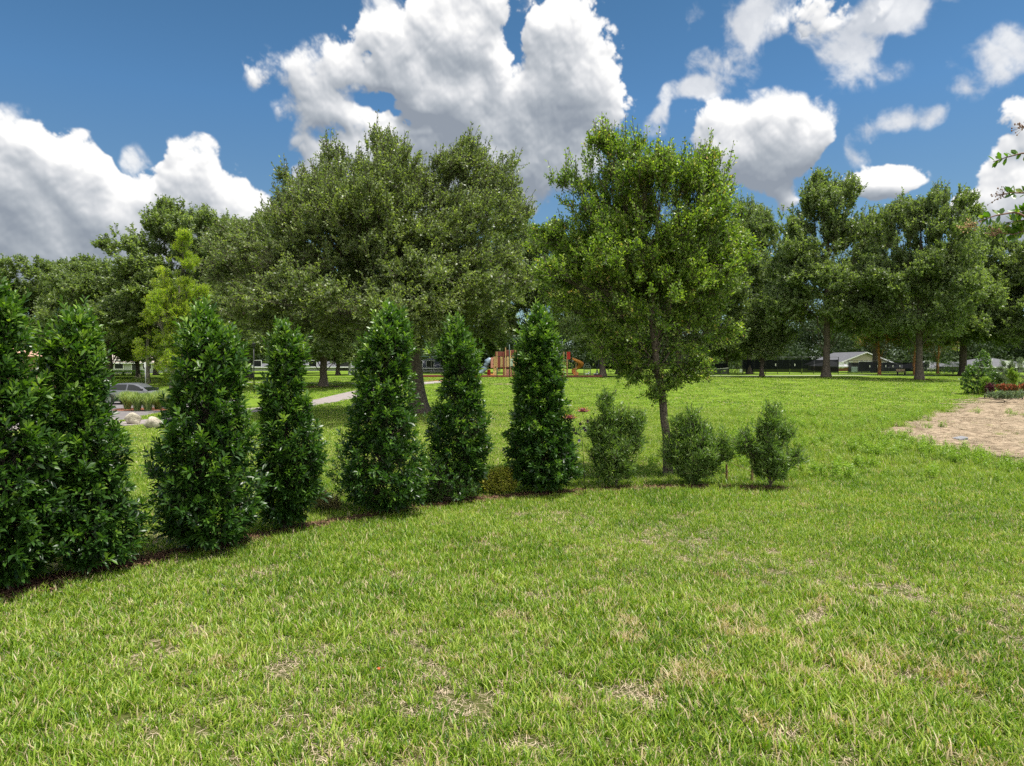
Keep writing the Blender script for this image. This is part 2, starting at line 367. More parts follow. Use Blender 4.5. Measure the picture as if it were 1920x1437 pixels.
def ribbon(name, pts, width, mat, dz=.012, wob=0.0, kind='structure', step=.6, cross=4):
    """flat strip that follows the ground along a centre line [(x,y)], width per point or constant"""
    pts = np.array(pts, float); seg = np.linalg.norm(np.diff(pts, axis=0), axis=1); L = np.concatenate([[0], np.cumsum(seg)])
    n = max(3, int(L[-1]/step)); t = np.linspace(0, L[-1], n)
    cx_, cy_ = np.interp(t, L, pts[:, 0]), np.interp(t, L, pts[:, 1])
    k = np.ones(5)/5
    for a in (cx_, cy_):
        if n > 8: a[2:-2] = np.convolve(a, k, 'valid')
    wd = np.interp(t, L, width) if hasattr(width, '__len__') else np.full(n, width)
    tx, ty = np.gradient(cx_), np.gradient(cy_); l = np.hypot(tx, ty); nx_, ny_ = -ty/l, tx/l
    o = np.linspace(-.5, .5, cross+1)[None, :]*wd[:, None]
    if wob:
        e = np.convolve(rng.normal(size=n+4), np.ones(3)/1.7, 'same')[:n]*wob; e2 = np.convolve(rng.normal(size=n+4), np.ones(3)/1.7, 'same')[:n]*wob
        o[:, 0] += e; o[:, -1] += e2
    x, y = cx_[:, None] + nx_[:, None]*o, cy_[:, None] + ny_[:, None]*o
    idx = np.arange(n*(cross+1)).reshape(n, cross+1)
    q = np.stack([idx[:-1, :-1], idx[1:, :-1], idx[1:, 1:], idx[:-1, 1:]], -1).reshape(-1, 4)
    vs = np.stack([x, y, gz(x, y) + dz], -1).reshape(-1, 3)
    o_ = obj(name, mesh(name, vs, [q[:, ::-1]], mat)); tag(o_, kind=kind); return o_
def blob(name, c, rx, ry, mat, dz=.012, rough=.14, kind='structure', n=48, rings=6, hump=0.0):
    th = np.linspace(0, 2*np.pi, n, endpoint=False)
    ph = rng.uniform(0, 6.28, 8); e = 1 + sum(rough/(k+1)**.7*np.sin((k+2)*th + ph[k]) for k in range(8))*.6
    vs = [(c[0], c[1], float(gz(*c)) + dz + hump)]
    for r in range(1, rings+1):
        t = r/rings; x, y = c[0] + rx*e*t*np.cos(th), c[1] + ry*e*t*np.sin(th)
        vs += list(np.stack([x, y, gz(x, y) + dz + hump*(1-t*t)*(1+.3*np.sin(5*x)*np.cos(7*y))], -1))
    tri = [(0, 1+i, 1+(i+1) % n) for i in range(n)]
    q = [(1+(r*n)+i, 1+(r+1)*n+i, 1+(r+1)*n+(i+1) % n, 1+r*n+(i+1) % n) for r in range(rings-1) for i in range(n)]
    return tag(obj(name, mesh(name, vs, [tri, q], mat, smooth=True)), kind=kind)

M_conc = simple('concrete_path', (.27, .235, .225), .9, .2, .10, 3, bump=.2)
M_road = simple('asphalt_drive', (.17, .155, .155), .9, .2, .12, 2, bump=.3)
M_mulch = simple('mulch', (.055, .030, .018), .95, .1, .6, 22, bump=1.0, col2=(.15, .085, .05))
M_mulch_red = simple('mulch_red', (.24, .10, .06), .95, .1, .5, 8, bump=1.0)
M_sand = simple('sandy_soil', (.20, .14, .085), .95, .1, .30, 3.6, bump=1.0, col2=(.46, .36, .25))

# ------------------------------------------------------------------ foliage generators
def unit(a): return a / (np.linalg.norm(a, axis=-1, keepdims=True) + 1e-9)
def rand_unit(n): return unit(rng.normal(size=(n, 3)))
def leaves(pos, d, L, W, lv, upb=.5, fine=False, fold=.18, droop=.0, wbias=.5):
    """pos, d: (n,3) base point and pointing direction; rhombus (coarse) or folded 7-vertex blade (fine)"""
    n = len(pos); d = unit(d); L = np.broadcast_to(L, n)[:, None]; W = np.broadcast_to(W, n)[:, None]
    nr = unit(rand_unit(n) + np.array([0, 0, upb*2]))
    s_ = unit(np.cross(d, nr)); nr = unit(np.cross(s_, d))
    tip = pos + d*L - np.array([0, 0, 1])*droop*L
    if not fine:
        m_ = pos + d*L*wbias + nr*W*fold
        v_ = np.stack([pos, m_ + s_*W/2, tip, m_ - s_*W/2], 1).reshape(-1, 3)
        b = (np.arange(n)*4)[:, None]
        return v_, [b + np.array([[0, 1, 2, 3]])], np.repeat(lv, 4)
    rib = pos + d*L*.55 - nr*W*fold*.6 + nr*L*.05
    l1 = pos + d*L*.28 + s_*W*.36 + nr*W*fold*.5; l2 = pos + d*L*.66 + s_*W*.48 + nr*W*fold*.6
    r1 = pos + d*L*.28 - s_*W*.36 + nr*W*fold*.5; r2 = pos + d*L*.66 - s_*W*.48 + nr*W*fold*.6
    v_ = np.stack([pos, rib, tip, l1, l2, r1, r2], 1).reshape(-1, 3); b = (np.arange(n)*7)[:, None]
    return v_, [b + np.array([[0, 1, 4]]), b + np.array([[0, 4, 3]]), b + np.array([[1, 2, 4]]), b + np.array([[0, 6, 1]]), b + np.array([[0, 5, 6]]), b + np.array([[1, 6, 2]])], np.repeat(lv, 7)
def tubes(pts, rad, sides=4):
    """pts (n,m,3), rad (n,m)"""
    n, m_ = pts.shape[:2]; t = unit(np.gradient(pts, axis=1)); ref = np.where(np.abs(t[..., 2:3]) > .9, np.array([0., 1, 0]), np.array([0., 0, 1]))
    a = unit(np.cross(t, ref)); b = np.cross(t, a); w_ = np.arange(sides)*2*np.pi/sides
    v_ = pts[:, :, None] + rad[:, :, None, None]*(np.cos(w_)[:, None]*a[:, :, None] + np.sin(w_)[:, None]*b[:, :, None])
    idx = np.arange(n*m_*sides).reshape(n, m_, sides); nx_ = np.roll(idx, -1, 2)
    q = np.stack([idx[:, :-1], nx_[:, :-1], nx_[:, 1:], idx[:, 1:]], -1).reshape(-1, 4)
    return v_.reshape(-1, 3), q
class Acc:
    def __init__(s): s.v = []; s.f = []; s.l = []; s.n = 0
    def add(s, v_, fs, lv=None):
        s.v.append(v_); s.f += [f + s.n for f in fs]; s.n += len(v_); s.l.append(lv if lv is not None else np.zeros(len(v_)))
    def mesh(s, name, mat, smooth=False):
        return mesh(name, np.concatenate(s.v), s.f, mat, np.concatenate(s.l), smooth)
def kmeans(p, k, it=6):
    c = p[rng.choice(len(p), min(k, len(p)), replace=False)]
    for _ in range(it):
        a = np.argmin(((p[:, None] - c[None])**2).sum(-1), 1)
        c = np.stack([p[a == i].mean(0) if (a == i).any() else c[i] for i in range(len(c))])
    return a, c
def bez(a, b, c, m_):
    t = np.linspace(0, 1, m_)[:, None]; return (1-t)**2*a + 2*t*(1-t)*b + t*t*c

SEEDS = {}
def tree_geo(name, lobes, trunk, trad, mat_leaf, mat_bark, ntip=900, sub=30, subr=(1.0, 1.9), shoots=5, slen=(.4, 1.0), nleaf=16,
             leaf=(.10, .05), up=.5, k1=8, k2=7, rough=.5, fork=.55, flare=1.6, lowcut=None, fine=False, feather=1.0, twigs=True, spire=0.0, droopy=0.0, fill=.15, tr=True):
    """lobes [(cx,cy,cz,rx,ry,rz)] in local metres; trunk polyline; returns crown mesh and wood mesh"""
    global rng
    rng = np.random.default_rng(sum((i+1)*ord(c) for i, c in enumerate(name)) + int(abs(lobes[0][0])*1000) + SEEDS.get(name, 0))
    lob = np.array(lobes, float); vol = (lob[:, 3]*lob[:, 4]*lob[:, 5])**.8; ctr = np.average(lob[:, :3], axis=0, weights=vol)
    subs = []
    ns = rng.multinomial(sub, vol/vol.sum())
    for l, k in zip(lob, ns):
        k = max(k, 3); d = rand_unit(k); d[:, 2] = np.abs(d[:, 2])*np.where(rng.random(k) < .75, 1, -1)
        rr = np.where(rng.random(k) < .75, rng.uniform(.72, 1.0, k), rng.uniform(.2, .7, k))
        c = l[:3] + d*rr[:, None]*l[3:]; rs = rng.uniform(*subr, k)*min(1.3, (l[3:].mean()/3.0)**.5)
        for i in range(k): subs.append((*c[i], rs[i]*rng.uniform(.8, 1.25), rs[i]*rng.uniform(.8, 1.25), rs[i]*rng.uniform(.6, 1.0)))
    subs = np.array(subs); vs_ = (subs[:, 3:].prod(1))**.7; cnt = rng.multinomial(ntip, vs_/vs_.sum())
    sid = np.repeat(np.arange(len(subs)), cnt); d = rand_unit(len(sid)); rr = rng.random(len(sid))**(1/2.2)
    tips = subs[sid, :3] + d*rr[:, None]*subs[sid, 3:]
    nf = int(ntip*fill); li = rng.choice(len(lob), nf, p=vol/vol.sum()); tips = np.vstack([tips, lob[li, :3] + rand_unit(nf)*(rng.random((nf, 1))**(1/2.6))*lob[li, 3:]*.97])
    if lowcut is not None: tips = tips[tips[:, 2] > lowcut + rng.uniform(-.4, .8, len(tips))]
    # wood
    wood = Acc(); trunk = np.array(trunk, float); trad = np.array(trad, float)
    tt = np.linspace(0, 1, 14); tl = np.linspace(0, 1, len(trunk)); tp = np.stack([np.interp(tt, tl, trunk[:, i]) for i in range(3)], 1)
    tp[1:-1] += rng.normal(0, .04*trad[0]*2, (12, 3))*[1, 1, 0]; rad = np.interp(tt, tl, trad); rad[0] *= flare; rad[1] *= 1 + (flare-1)*.3
    v_, q = tubes(tp[None], rad[None], 10); wood.add(v_, [q])
    H = trunk[:, 2]; top = trunk[-1]
    a1, c1 = kmeans(tips, k1); L1, R1 = [], []; L2, R2 = [], []; L3, R3 = [], []
    for i in range(len(c1)):
        pt = tips[a1 == i]
        if not len(pt): continue
        ti = np.clip(fork + (1-fork)*(c1[i, 2] - H[-1]*.8)/(tips[:, 2].max() - H[-1]*.8 + .1) + rng.uniform(-.1, .1), fork, 1)
        st = np.array([np.interp(ti, tl, trunk[:, j]) for j in range(3)]); end = st + (c1[i] - st)*.8
        mid = st + (end - st)*.45 + np.array([0, 0, .12*np.linalg.norm(end-st)*(1 if c1[i, 2] > st[2] + 1 else .25)])
        lim = bez(st, mid, end, 9); lim[1:-1] += rng.normal(0, .05*np.linalg.norm(end-st)/2, (7, 3)); r0 = trad[-1]*rng.uniform(.5, .75)
        L1.append(lim); R1.append(np.linspace(r0, r0*.35, 9))
        a2, c2 = kmeans(pt, k2)
        for j in range(len(c2)):
            p2 = pt[a2 == j]
            if not len(p2): continue
            s2 = lim[rng.integers(4, 9)]; e2 = s2 + (c2[j]-s2)*.85; br = bez(s2, s2 + (e2-s2)*.5 + rng.normal(0, .12, 3)*np.linalg.norm(e2-s2), e2, 6)
            L2.append(br); R2.append(np.linspace(r0*.3, r0*.09, 6))
            if twigs:
                kk = rng.integers(2, 6, len(p2)); s3 = br[kk]
                m3 = s3 + (p2 - s3)*.5 + rng.normal(0, .08, (len(p2), 3))*np.linalg.norm(p2-s3, axis=1)[:, None]
                L3 += list(np.stack([s3, m3, p2], 1)); R3 += [[r0*.08, r0*.05, r0*.02]]*len(p2)
    for L_, R_, sd_ in ((L1, R1, 7), (L2, R2, 5), (L3, R3, 3)):
        if L_: v_, q = tubes(np.array(L_), np.maximum(np.array(R_), .004), sd_); wood.add(v_, [q])
    # shoots and leaves
    N = len(tips)*shoots; anch = np.repeat(tips, shoots, 0); base = anch + rng.normal(0, min(.12, slen[0]*.35), (N, 3))
    outw = unit(base - ctr - [0, 0, -1]); sdir = unit(outw*feather + rand_unit(N)*.75 + np.array([0, 0, up]))
    sl = rng.uniform(*slen, N)
    if spire:
        hi = (base[:, 2] > np.quantile(base[:, 2], .72)) & (rng.random(N) < .25); sl = np.where(hi, sl*(1+spire), sl); sdir[hi] = unit(sdir[hi]*.5 + np.array([0, 0, 1.2]) + outw[hi]*.3)
    k = nleaf; t = np.tile((np.arange(k)+.5)/k, N)[:, None]
    bp = np.repeat(base, k, 0); bd = np.repeat(sdir, k, 0); bl = np.repeat(sl, k)[:, None]
    pos = bp + bd*bl*t + rng.normal(0, .03, (N*k, 3))
    ld = bd*.6 + rand_unit(N*k)*.8 + np.array([0, 0, .1]) - np.array([0, 0, 1])*droopy
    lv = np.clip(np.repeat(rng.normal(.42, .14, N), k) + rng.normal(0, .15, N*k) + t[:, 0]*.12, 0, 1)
    sc = rng.uniform(.7, 1.25, N*k)
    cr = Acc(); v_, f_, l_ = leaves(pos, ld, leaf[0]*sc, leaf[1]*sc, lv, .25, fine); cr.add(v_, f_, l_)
    if twigs and tr:
        v_, q = tubes(np.stack([anch, base + sdir*sl[:, None]], 1), np.full((N, 2), .006 if leaf[0] < .12 else .012), 3); wood.add(v_, [q])
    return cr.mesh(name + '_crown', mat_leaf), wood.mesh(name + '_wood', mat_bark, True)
def put_tree(name, crown, wood, label, cat, loc, rz=0, scale=None, group=None):
    t = thing(name, label, cat, loc, rz, group, scale); obj('trunk', wood, t); obj('crown', crown, t); return t
def lob(px, py, rx, ry, D, base, dy=0, ryd=None):
    """lobe given in the picture's pixels at distance D -> local metres relative to base"""
    c = P(px, py, D); k = D/F; return (c[0]-base[0], dy, c[2]-base[2], rx*k, ryd if ryd else (rx+ry)*.5*k, ry*k)

# ================================================================== THE SETTING: paths, beds
PATH = [(-34, 30.5), (-24, 31.6), (-18.6, 33.4), (-17.0, 38), (-16.2, 43), (-14.9, 48), (-13.7, 54), (-13.0, 61), (-11.5, 70), (-7, 78)]
ribbon('path', PATH, 2.5, M_conc, .02)
ROAD = [(-90, 51), (-40, 50.5), (-20.5, 50)]
ribbon('road', ROAD, 8.5, M_road, .012)
DRIVE = [(-25, 48), (-22.6, 42), (-21.8, 36), (-24.5, 28), (-30, 20)]
ribbon('driveway', DRIVE, 4.0, M_road, .016)
CPATH = [(20, 101), (34, 99.5), (46, 99), (60, 100)]
ribbon('path', CPATH, 1.6, simple('concrete_pale', (.5, .47, .42), .9, .2, .1, 2), .02)
ribbon('path', [(-30, 76), (-20, 74), (-14, 73.5), (-5, 78)], 1.2, MATS['concrete_pale'], .02)
def gnd(px, py):
    D = EYE*F/(py-678.0)
    for _ in range(12): D = (EYE - float(gz(X(px, D), D)))*F/(py-678.0)
    return D
SAND = [(17.0, 21.0), (18.2, 22.8), (20.6, 25.8), (25, 31.4), (29.5, 36), (41.5, 50), (46.5, 56)]; SANDW = [5, 9.4, 13.8, 13.2, 14.6, 14, 12]
sb = ribbon('sandy_bed', SAND, SANDW, M_sand, .03, 1.1, step=.28, cross=44)
for i_, v_ in enumerate(sb.data.vertices):
    x, y, z = v_.co; e_ = min(1, min(i_ % 45, 44 - i_ % 45)/5, (i_//45)/5)
    v_.co.z += e_*(.045 + .05*math.sin(x*1.9+math.sin(y*2.3)) * math.sin(y*1.7+1.5*math.sin(x*1.1)) + .03*math.sin(x*5.1+y*1.3)*math.sin(y*4.3-x*2))
sb.data.polygons.foreach_set('use_smooth', [True]*len(sb.data.polygons))
hb = [(20, 1118), (145, 1078), (370, 1036), (530, 1000), (717, 967), (865, 942), (1020, 930), (1155, 920), (1305, 916), (1465, 920)]
HEDGE = [(X(px, gnd(px, py)), gnd(px, py)) for px, py in hb]
HEDGE = [(HEDGE[0][0]-1.5, HEDGE[0][1]-1.2)] + HEDGE
HW = [.70, .65, .58, .52, .42, .30, .32, .46, .50, .55, .30]
ribbon('mulch_strip', HEDGE, HW, M_mulch, .02, .07, step=.12)

# ================================================================== THINGS: clipped hedge columns
def prof(rows, py):
    ys_ = [r[0] for r in rows]; return np.interp(py, ys_, [r[1] for r in rows]), np.interp(py, ys_, [r[2] for r in rows])
def gapnoise(p, s=2.3, ph=0):
    return (np.sin(p[:, 0]*s*1.7+ph)*np.cos(p[:, 2]*s*2.1+1.3*ph) + np.sin(p[:, 1]*s*2.3+p[:, 2]*s*1.1+ph*2) + .6*np.sin(p[:, 2]*s*4.1+p[:, 0]*s*3.3))/2.2
def column_shrub(name, label, cat, px, py, rows, nshoot, k=13, leaf=(.142, .044), mat=None, slen=(.10, .26), group=None, inner=.4,
                 depth=1.0, updir=.8, gap=-.45, seed=0, lvm=.42, wh=(25, 62), fine=True, ntwig=160, stems=1, tw=.03, D=None, bark=None):
    D = D or gnd(px, py); b = np.array(G(px, D)); kk = D/F
    top, bot = rows[0][0], rows[-1][0]
    cand = np.linspace(top, bot, 300); wl = np.array([prof(rows, c)[1]-prof(rows, c)[0] for c in cand]); pr = (wl+6)/(wl+6).sum()
    n = int(nshoot*1.5); pys = rng.choice(cand, n, p=pr) + rng.normal(0, 4, n); l, r = prof(rows, pys); hw = (r-l)/2; cxp = (r+l)/2
    th = rng.uniform(0, 2*np.pi, n); fr = np.where(rng.random(n) > inner, rng.uniform(.70, .98, n), rng.uniform(.25, .75, n))
    hw = np.maximum(hw - .115/kk*(nshoot > 400), hw*.45)*1.0; pys = pys + (nshoot > 400)*.10/kk*(pys < top+60)
    fr *= 1 + .13*np.sin(th*3+seed)*np.sin(pys*.05+seed*2) + .09*np.sin(th*5-seed)*np.sin(pys*.11+seed)
    po = rng.random(n) < .10; fr = np.where(po, fr*1.22, fr)
    wmax = hw.max()*kk
    p = np.stack([(cxp-px)*kk + hw*kk*fr*np.cos(th), np.minimum(hw*kk*depth, wmax)*fr*np.sin(th), EYE + (678-pys)*kk - b[2]], 1)
    keep = (gapnoise(p, 2.3, seed) > gap-.22) | (rng.random(n) < .45) | (p[:, 2] > .8*(p[:, 2].max())); p, th, fr = p[keep][:nshoot], th[keep][:nshoot], fr[keep][:nshoot]
    p[:, 2] = np.maximum(p[:, 2], .20 if nshoot > 700 else .12); n = len(p); hgt = p[:, 2]/p[:, 2].max()
    out = np.stack([np.cos(th), np.sin(th), np.zeros(n)], 1)
    sdir = unit(out*(.75-.45*hgt[:, None]) + rand_unit(n)*.35 + np.array([0, 0, 1])*updir*(.35+hgt[:, None]))
    sl = rng.uniform(*slen, n)*np.where((hgt > .75) & (rng.random(n) < .25), 1.7, 1)
    # whorled leaves
    j = np.tile(np.arange(k), n); t = (j+.7)/k; sd_ = np.repeat(sdir, k, 0)
    a = unit(np.cross(sd_, rand_unit(n)[np.repeat(np.arange(n), k)])); b_ = np.cross(sd_, a); ang = j*2.399 + np.repeat(rng.uniform(0, 6, n), k)
    el = np.radians(np.interp(t, [0, 1], [wh[1]+12, wh[0]]) + rng.normal(0, 9, n*k))[:, None]
    ld = sd_*np.cos(el) + (a*np.cos(ang)[:, None] + b_*np.sin(ang)[:, None])*np.sin(el)
    pos = np.repeat(p, k, 0) + sd_*(t*np.repeat(sl, k))[:, None]
    sc = rng.uniform(.7, 1.15, n*k)*np.interp(t, [0, .5, 1], [.9, 1.1, .75])
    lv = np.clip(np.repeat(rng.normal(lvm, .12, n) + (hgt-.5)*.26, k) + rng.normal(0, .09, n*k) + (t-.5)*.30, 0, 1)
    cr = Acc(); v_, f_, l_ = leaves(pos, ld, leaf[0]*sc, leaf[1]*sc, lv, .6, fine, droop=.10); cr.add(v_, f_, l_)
    wd = Acc(); H = p[:, 2].max()*.92
    axis = lambda z: (prof(rows, 678-(z+b[2]-EYE)/kk)[0] + prof(rows, 678-(z+b[2]-EYE)/kk)[1])/2*kk - px*kk
    for s_ in range(stems):
        zz = np.linspace(-.05, H, 12); off = rng.normal(0, .10, 2)*(stems > 1); ax = np.array([axis(z) for z in zz])*np.linspace(0, 1, 12)
        tr_ = np.stack([ax + off[0]*np.linspace(.4, 2.2, 12), off[1]*np.linspace(.4, 2.2, 12)*np.ones(12), zz], 1); tr_[1:-1, :2] += rng.normal(0, .012, (10, 2))
        v_, q = tubes(tr_[None], np.linspace(tw, tw*.25, 12)[None]*np.array([[1.35]+[1]*11]), 7); wd.add(v_, [q])
    ii = rng.choice(n, min(ntwig*3, n), replace=False); e = p[ii]; z0 = np.clip(e[:, 2] - rng.uniform(.15, .6, len(e)), .1, H*.95)
    s0 = np.stack([np.array([axis(z) for z in z0])*(z0/H), np.zeros(len(e)), z0], 1)
    br = np.stack([s0, s0 + (e-s0)*.5 + [0, 0, .0], e, e + sdir[ii]*sl[ii][:, None]], 1)
    v_, q = tubes(br, np.tile([.008, .006, .004, .002], (len(e), 1))*(tw/.03)**.5, 4); wd.add(v_, [q])
    t_ = thing(name, label, cat, b, 0, group)
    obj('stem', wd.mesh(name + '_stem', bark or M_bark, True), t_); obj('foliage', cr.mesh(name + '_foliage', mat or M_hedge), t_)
    return t_
HG = 'clipped evergreen columns along the mulch strip'
column_shrub('columnar_shrub', 'nearest glossy evergreen column, cut off by the left edge of the view', 'shrub', 12, 1112,
  [(535,-18,16),(575,-50,40),(640,-70,52),(700,-90,50),(760,-100,78),(840,-115,96),(930,-120,104),(1010,-120,100),(1070,-100,88),(1100,-60,50)], 1500, group=HG, seed=1, k=13)
column_shrub('columnar_shrub', 'second glossy evergreen column from the left, with a gap low down beside its dark stem', 'shrub', 145, 1076,
  [(598,128,172),(630,95,190),(680,74,196),(740,74,200),(800,78,212),(850,72,236),(900,84,226),(960,78,240),(1010,66,264),(1045,60,252),(1058,100,205)], 1150, group=HG, seed=2.6, gap=-.36)
column_shrub('columnar_shrub', 'widest full evergreen column standing beside the parked grey car', 'shrub', 370, 1034,
  [(578,362,392),(610,345,420),(650,335,448),(690,332,465),(740,322,462),(800,308,468),(870,292,470),(940,288,476),(990,305,478),(1020,330,452)], 1350, group=HG, seed=4.1, gap=-.6)
column_shrub('columnar_shrub', 'slimmer evergreen column with a wavy outline just right of the widest one', 'shrub', 530, 998,
  [(615,518,545),(645,506,578),(690,500,574),(740,490,572),(800,482,590),(850,480,612),(900,484,598),(950,482,590),(980,498,572)], 950, group=HG, seed=5.7, gap=-.5)
column_shrub('columnar_shrub', 'tall evergreen column hiding most of the big oak trunk', 'shrub', 717, 966,
  [(580,718,752),(615,690,768),(660,676,780),(710,664,776),(760,655,782),(820,648,784),(870,640,798),(910,640,806),(940,668,790),(952,690,750)], 1200, group=HG, seed=7.2, gap=-.42)
column_shrub('columnar_shrub', 'loose topped evergreen column left of the playground tower', 'shrub', 868, 938,
  [(608,846,868),(640,826,890),(668,808,910),(700,828,902),(750,816,910),(810,798,922),(860,806,922),(900,815,905),(925,828,880)], 950, group=HG, seed=9.4, gap=-.45)
column_shrub('columnar_shrub', 'densest cone shaped evergreen column next to the metal flower stake', 'shrub', 1020, 928,
  [(583,1002,1022),(620,978,1040),(660,966,1052),(720,960,1062),(770,962,1060),(800,952,1074),(850,950,1084),(890,955,1082),(912,975,1062)], 1500, group=HG, seed=11.0, gap=-1.2, k=15)
column_shrub('sprawling_shrub', 'low dark sprawling shrub between two tall evergreen columns', 'shrub', 812, 945,
  [(862,800,850),(885,790,870),(910,775,880),(935,770,872)], 260, k=11, leaf=(.09, .035), seed=3, gap=-.8, lvm=.4)
column_shrub('sapling_shrub', 'thin leafy sprout leaning away from the base of an evergreen column', 'shrub', 668, 952,
  [(838,632,640),(870,628,648),(900,622,668),(935,640,685)], 75, k=11, leaf=(.10, .032), seed=8, gap=-2, lvm=.5, ntwig=20, tw=.012)
PG = 'young needle leaved bushes at the end of the hedge row'
def podo(label, px, py, lobes, nt, seed):
    nt = int(nt*.78)
    cxm = np.mean([l[0] for l in lobes]); lobes = [(cxm+(l[0]-cxm)*1.05, l[1], l[2]*.82, l[3]*.82) for l in lobes]
    D = gnd(px, py); b = np.array(G(px, D)); ll = [lob(*a, D, b) for a in lobes]
    c_, w_ = tree_geo('podocarpus', ll, [(0,0,-.03), (.02,0,.15), (0,.02,.3), (.03,0,.55)], [.035,.03,.026,.018], M_podo, M_bark, ntip=nt, sub=len(lobes)*4, subr=(.12,.24), shoots=4, slen=(.14,.34), nleaf=24, leaf=(.115,.020), up=.55, k1=9, k2=4, fork=.15, flare=1.4, spire=.5, fill=.5)
    t = thing('podocarpus_bush', label, 'bush', b, 0, PG); obj('stem', w_, t); obj('foliage', c_, t)
podo('needle leaved bush with a tall wispy top beside the metal flower stake', 1155, 917, [(1135,775,16,30),(1160,805,34,24),(1150,840,42,30),(1120,825,22,26),(1190,835,24,24),(1155,880,40,24),(1188,800,18,14),(1130,860,28,28),(1155,860,46,40),(1150,892,40,20)], 210, 1)
podo('round needle leaved bush just right of the young tree trunk', 1300, 914, [(1285,812,26,16),(1310,830,40,26),(1275,850,30,26),(1340,850,30,26),(1305,880,42,22),(1300,795,12,12),(1305,862,50,32),(1268,856,26,22),(1338,862,28,24),(1305,892,44,18)], 210, 2)
podo('sparse needle leaved bush at the right end of the row, arms spread wide', 1446, 920, [(1445,800,16,22),(1430,835,26,20),(1395,838,24,14),(1470,830,18,16),(1450,870,36,26),(1485,862,22,12),(1452,893,38,20),(1445,875,34,30),(1415,852,22,16),(1398,842,20,12)], 150, 3)

# ================================================================== THINGS: trees
# young tree in the hedge row
Dy = gnd(1254, 895); b = np.array(G(1254, Dy)); k_ = Dy/F
tp = lambda px, py: tuple(P(px, py, Dy) - b)
yl = [lob(*a, Dy, b) for a in [(1230,520,170,130),(1140,540,120,90),(1290,540,80,80),(1160,340,90,80),(1165,300,28,34),(1300,345,84,60),(1330,322,36,32),(1240,400,130,90),(1110,470,90,80),(1310,480,100,100),(1220,540,140,90),(1100,575,80,60),(1330,600,44,50),(1190,640,80,50),(1262,665,70,48),(1215,700,44,30),(1180,690,40,26),(1262,710,34,22),(1225,735,26,14),(1120,400,80,50),(1065,345,26,16),(1350,400,40,60),(1375,480,26,40),(1030,450,36,40)]]
c_, w_ = tree_geo('young_tree', yl, [(0,0,-.05), tp(1250,830), tp(1243,745), tp(1232,690), tp(1222,600), tp(1225,480)], [.118,.108,.10,.095,.08,.045], M_young, M_bark_brown,
    ntip=1750, sub=130, subr=(.32, .70), fill=.30, shoots=5, slen=(.15, .42), nleaf=15, leaf=(.078, .044), up=.75, k1=12, k2=8, fork=.5, flare=1.35, spire=.9)
put_tree('young_tree', c_, w_, 'young broadleaf tree with a slim leaning trunk rising between two needle leaved bushes', 'tree', b)
# big live oak
Do = gnd(786, 776); b = np.array(G(786, Do)); tp = lambda px, py: tuple(P(px, py, Do) - b)
ol = [lob(*a, Do, b, dy, ry) for a, dy, ry in [((600,470,130,95),0,5),((700,370,95,95),0,4),((640,332,50,50),0,2),((712,318,48,46),0,1.8),((560,390,60,50),0,2.5),((870,380,80,95),1,4),((850,335,54,56),1,2.0),((900,350,55,60),1,2.2),((830,370,50,60),0,2.5),((905,440,80,60),0,4),((930,310,36,34),1,1.5),
   ((780,520,170,100),0,6),((520,530,90,80),-1,4.5),((900,540,85,75),0,4.5),((450,500,60,75),1,3.5),((640,590,120,45),-3,3.5),((800,600,120,42),-3,3.5),((480,600,60,40),-1,3),((620,585,110,40),-6,3.5),((760,590,110,42),-6,3.5),((560,520,120,70),-5,3),((850,560,80,55),-5,3),((780,480,120,80),-4,3),((880,600,70,35),0,3),((700,460,160,110),-2,5),((640,560,150,60),3,4),((810,450,80,70),0,4)]]
c_, w_ = tree_geo('big_oak', ol, [(0,0,-.1), tp(781,720), tp(774,660), tp(765,610), tp(745,540), tp(725,440)], [.56,.46,.44,.42,.30,.14], M_oak, M_bark,
    ntip=3600, sub=170, subr=(.6, 1.3), fill=.3, shoots=6, slen=(.3, .85), nleaf=15, leaf=(.15, .078), up=.55, k1=14, k2=9, fork=.5, flare=1.4, spire=.7)
put_tree('live_oak', c_, w_, 'big spreading live oak with a leaning trunk, largest tree behind the hedge', 'tree', b)

# shared tree kinds
def kind_tree(nm, H, Rr, clear, lob_, nt, mats=(M_oak2, M_bark), sub=45, leaf=(.27, .15), tr=.45, k1=11, subr=(1.0, 2.0), **kw):
    nt = int(nt*1.1)
    return tree_geo(nm, lob_, [(0,0,-.15), (.05,.02,clear*.6), (.1,0,clear), (0,.1,H*.45), (.1,0,H*.8)], [tr, tr*.82, tr*.78, tr*.5, tr*.18], mats[0], mats[1],
        ntip=nt, sub=sub, subr=subr, shoots=4, slen=(.4, 1.1), nleaf=15, leaf=leaf, k1=k1, k2=6, **kw)
K = {}
K['tall'] = kind_tree('tall_oak', 21, 7, 4, [(0,0,8.6,6.8,6,3.6),(-2.5,0,14,4,4,4),(2.6,.5,13.5,4,4,4),(0,0,17.5,2.8,3,3.4),(-3.5,1,6.6,4,4,2.2),(4,-1,6.8,3.8,4,2.4),(2.6,0,18,1.6,1.6,2),(-2,0,18.5,1.4,1.4,1.8),(-5,0,10.5,2.2,3,2.2),(5.2,0,11,2,3,2)], 1700, sub=130, k1=13, up=.75, fork=.22, spire=.6, tr=.40, subr=(.55,1.25))
K['tall2'] = kind_tree('tall_oak_b', 20, 7, 5, [(0,0,9,6.4,6,4),(-3,0,14,3.4,4,3.6),(3,.5,15,3.4,4,3.6),(0,0,16.5,3,3,3),(-4.4,1,7.5,3,4,2.6),(5,-1,8,3,4,2.8),(-3.5,0,17,1.4,1.4,2),(0,0,5.6,4,4,1.3)], 1700, sub=130, k1=13, up=.75, fork=.27, spire=.6, tr=.40, subr=(.55,1.25))
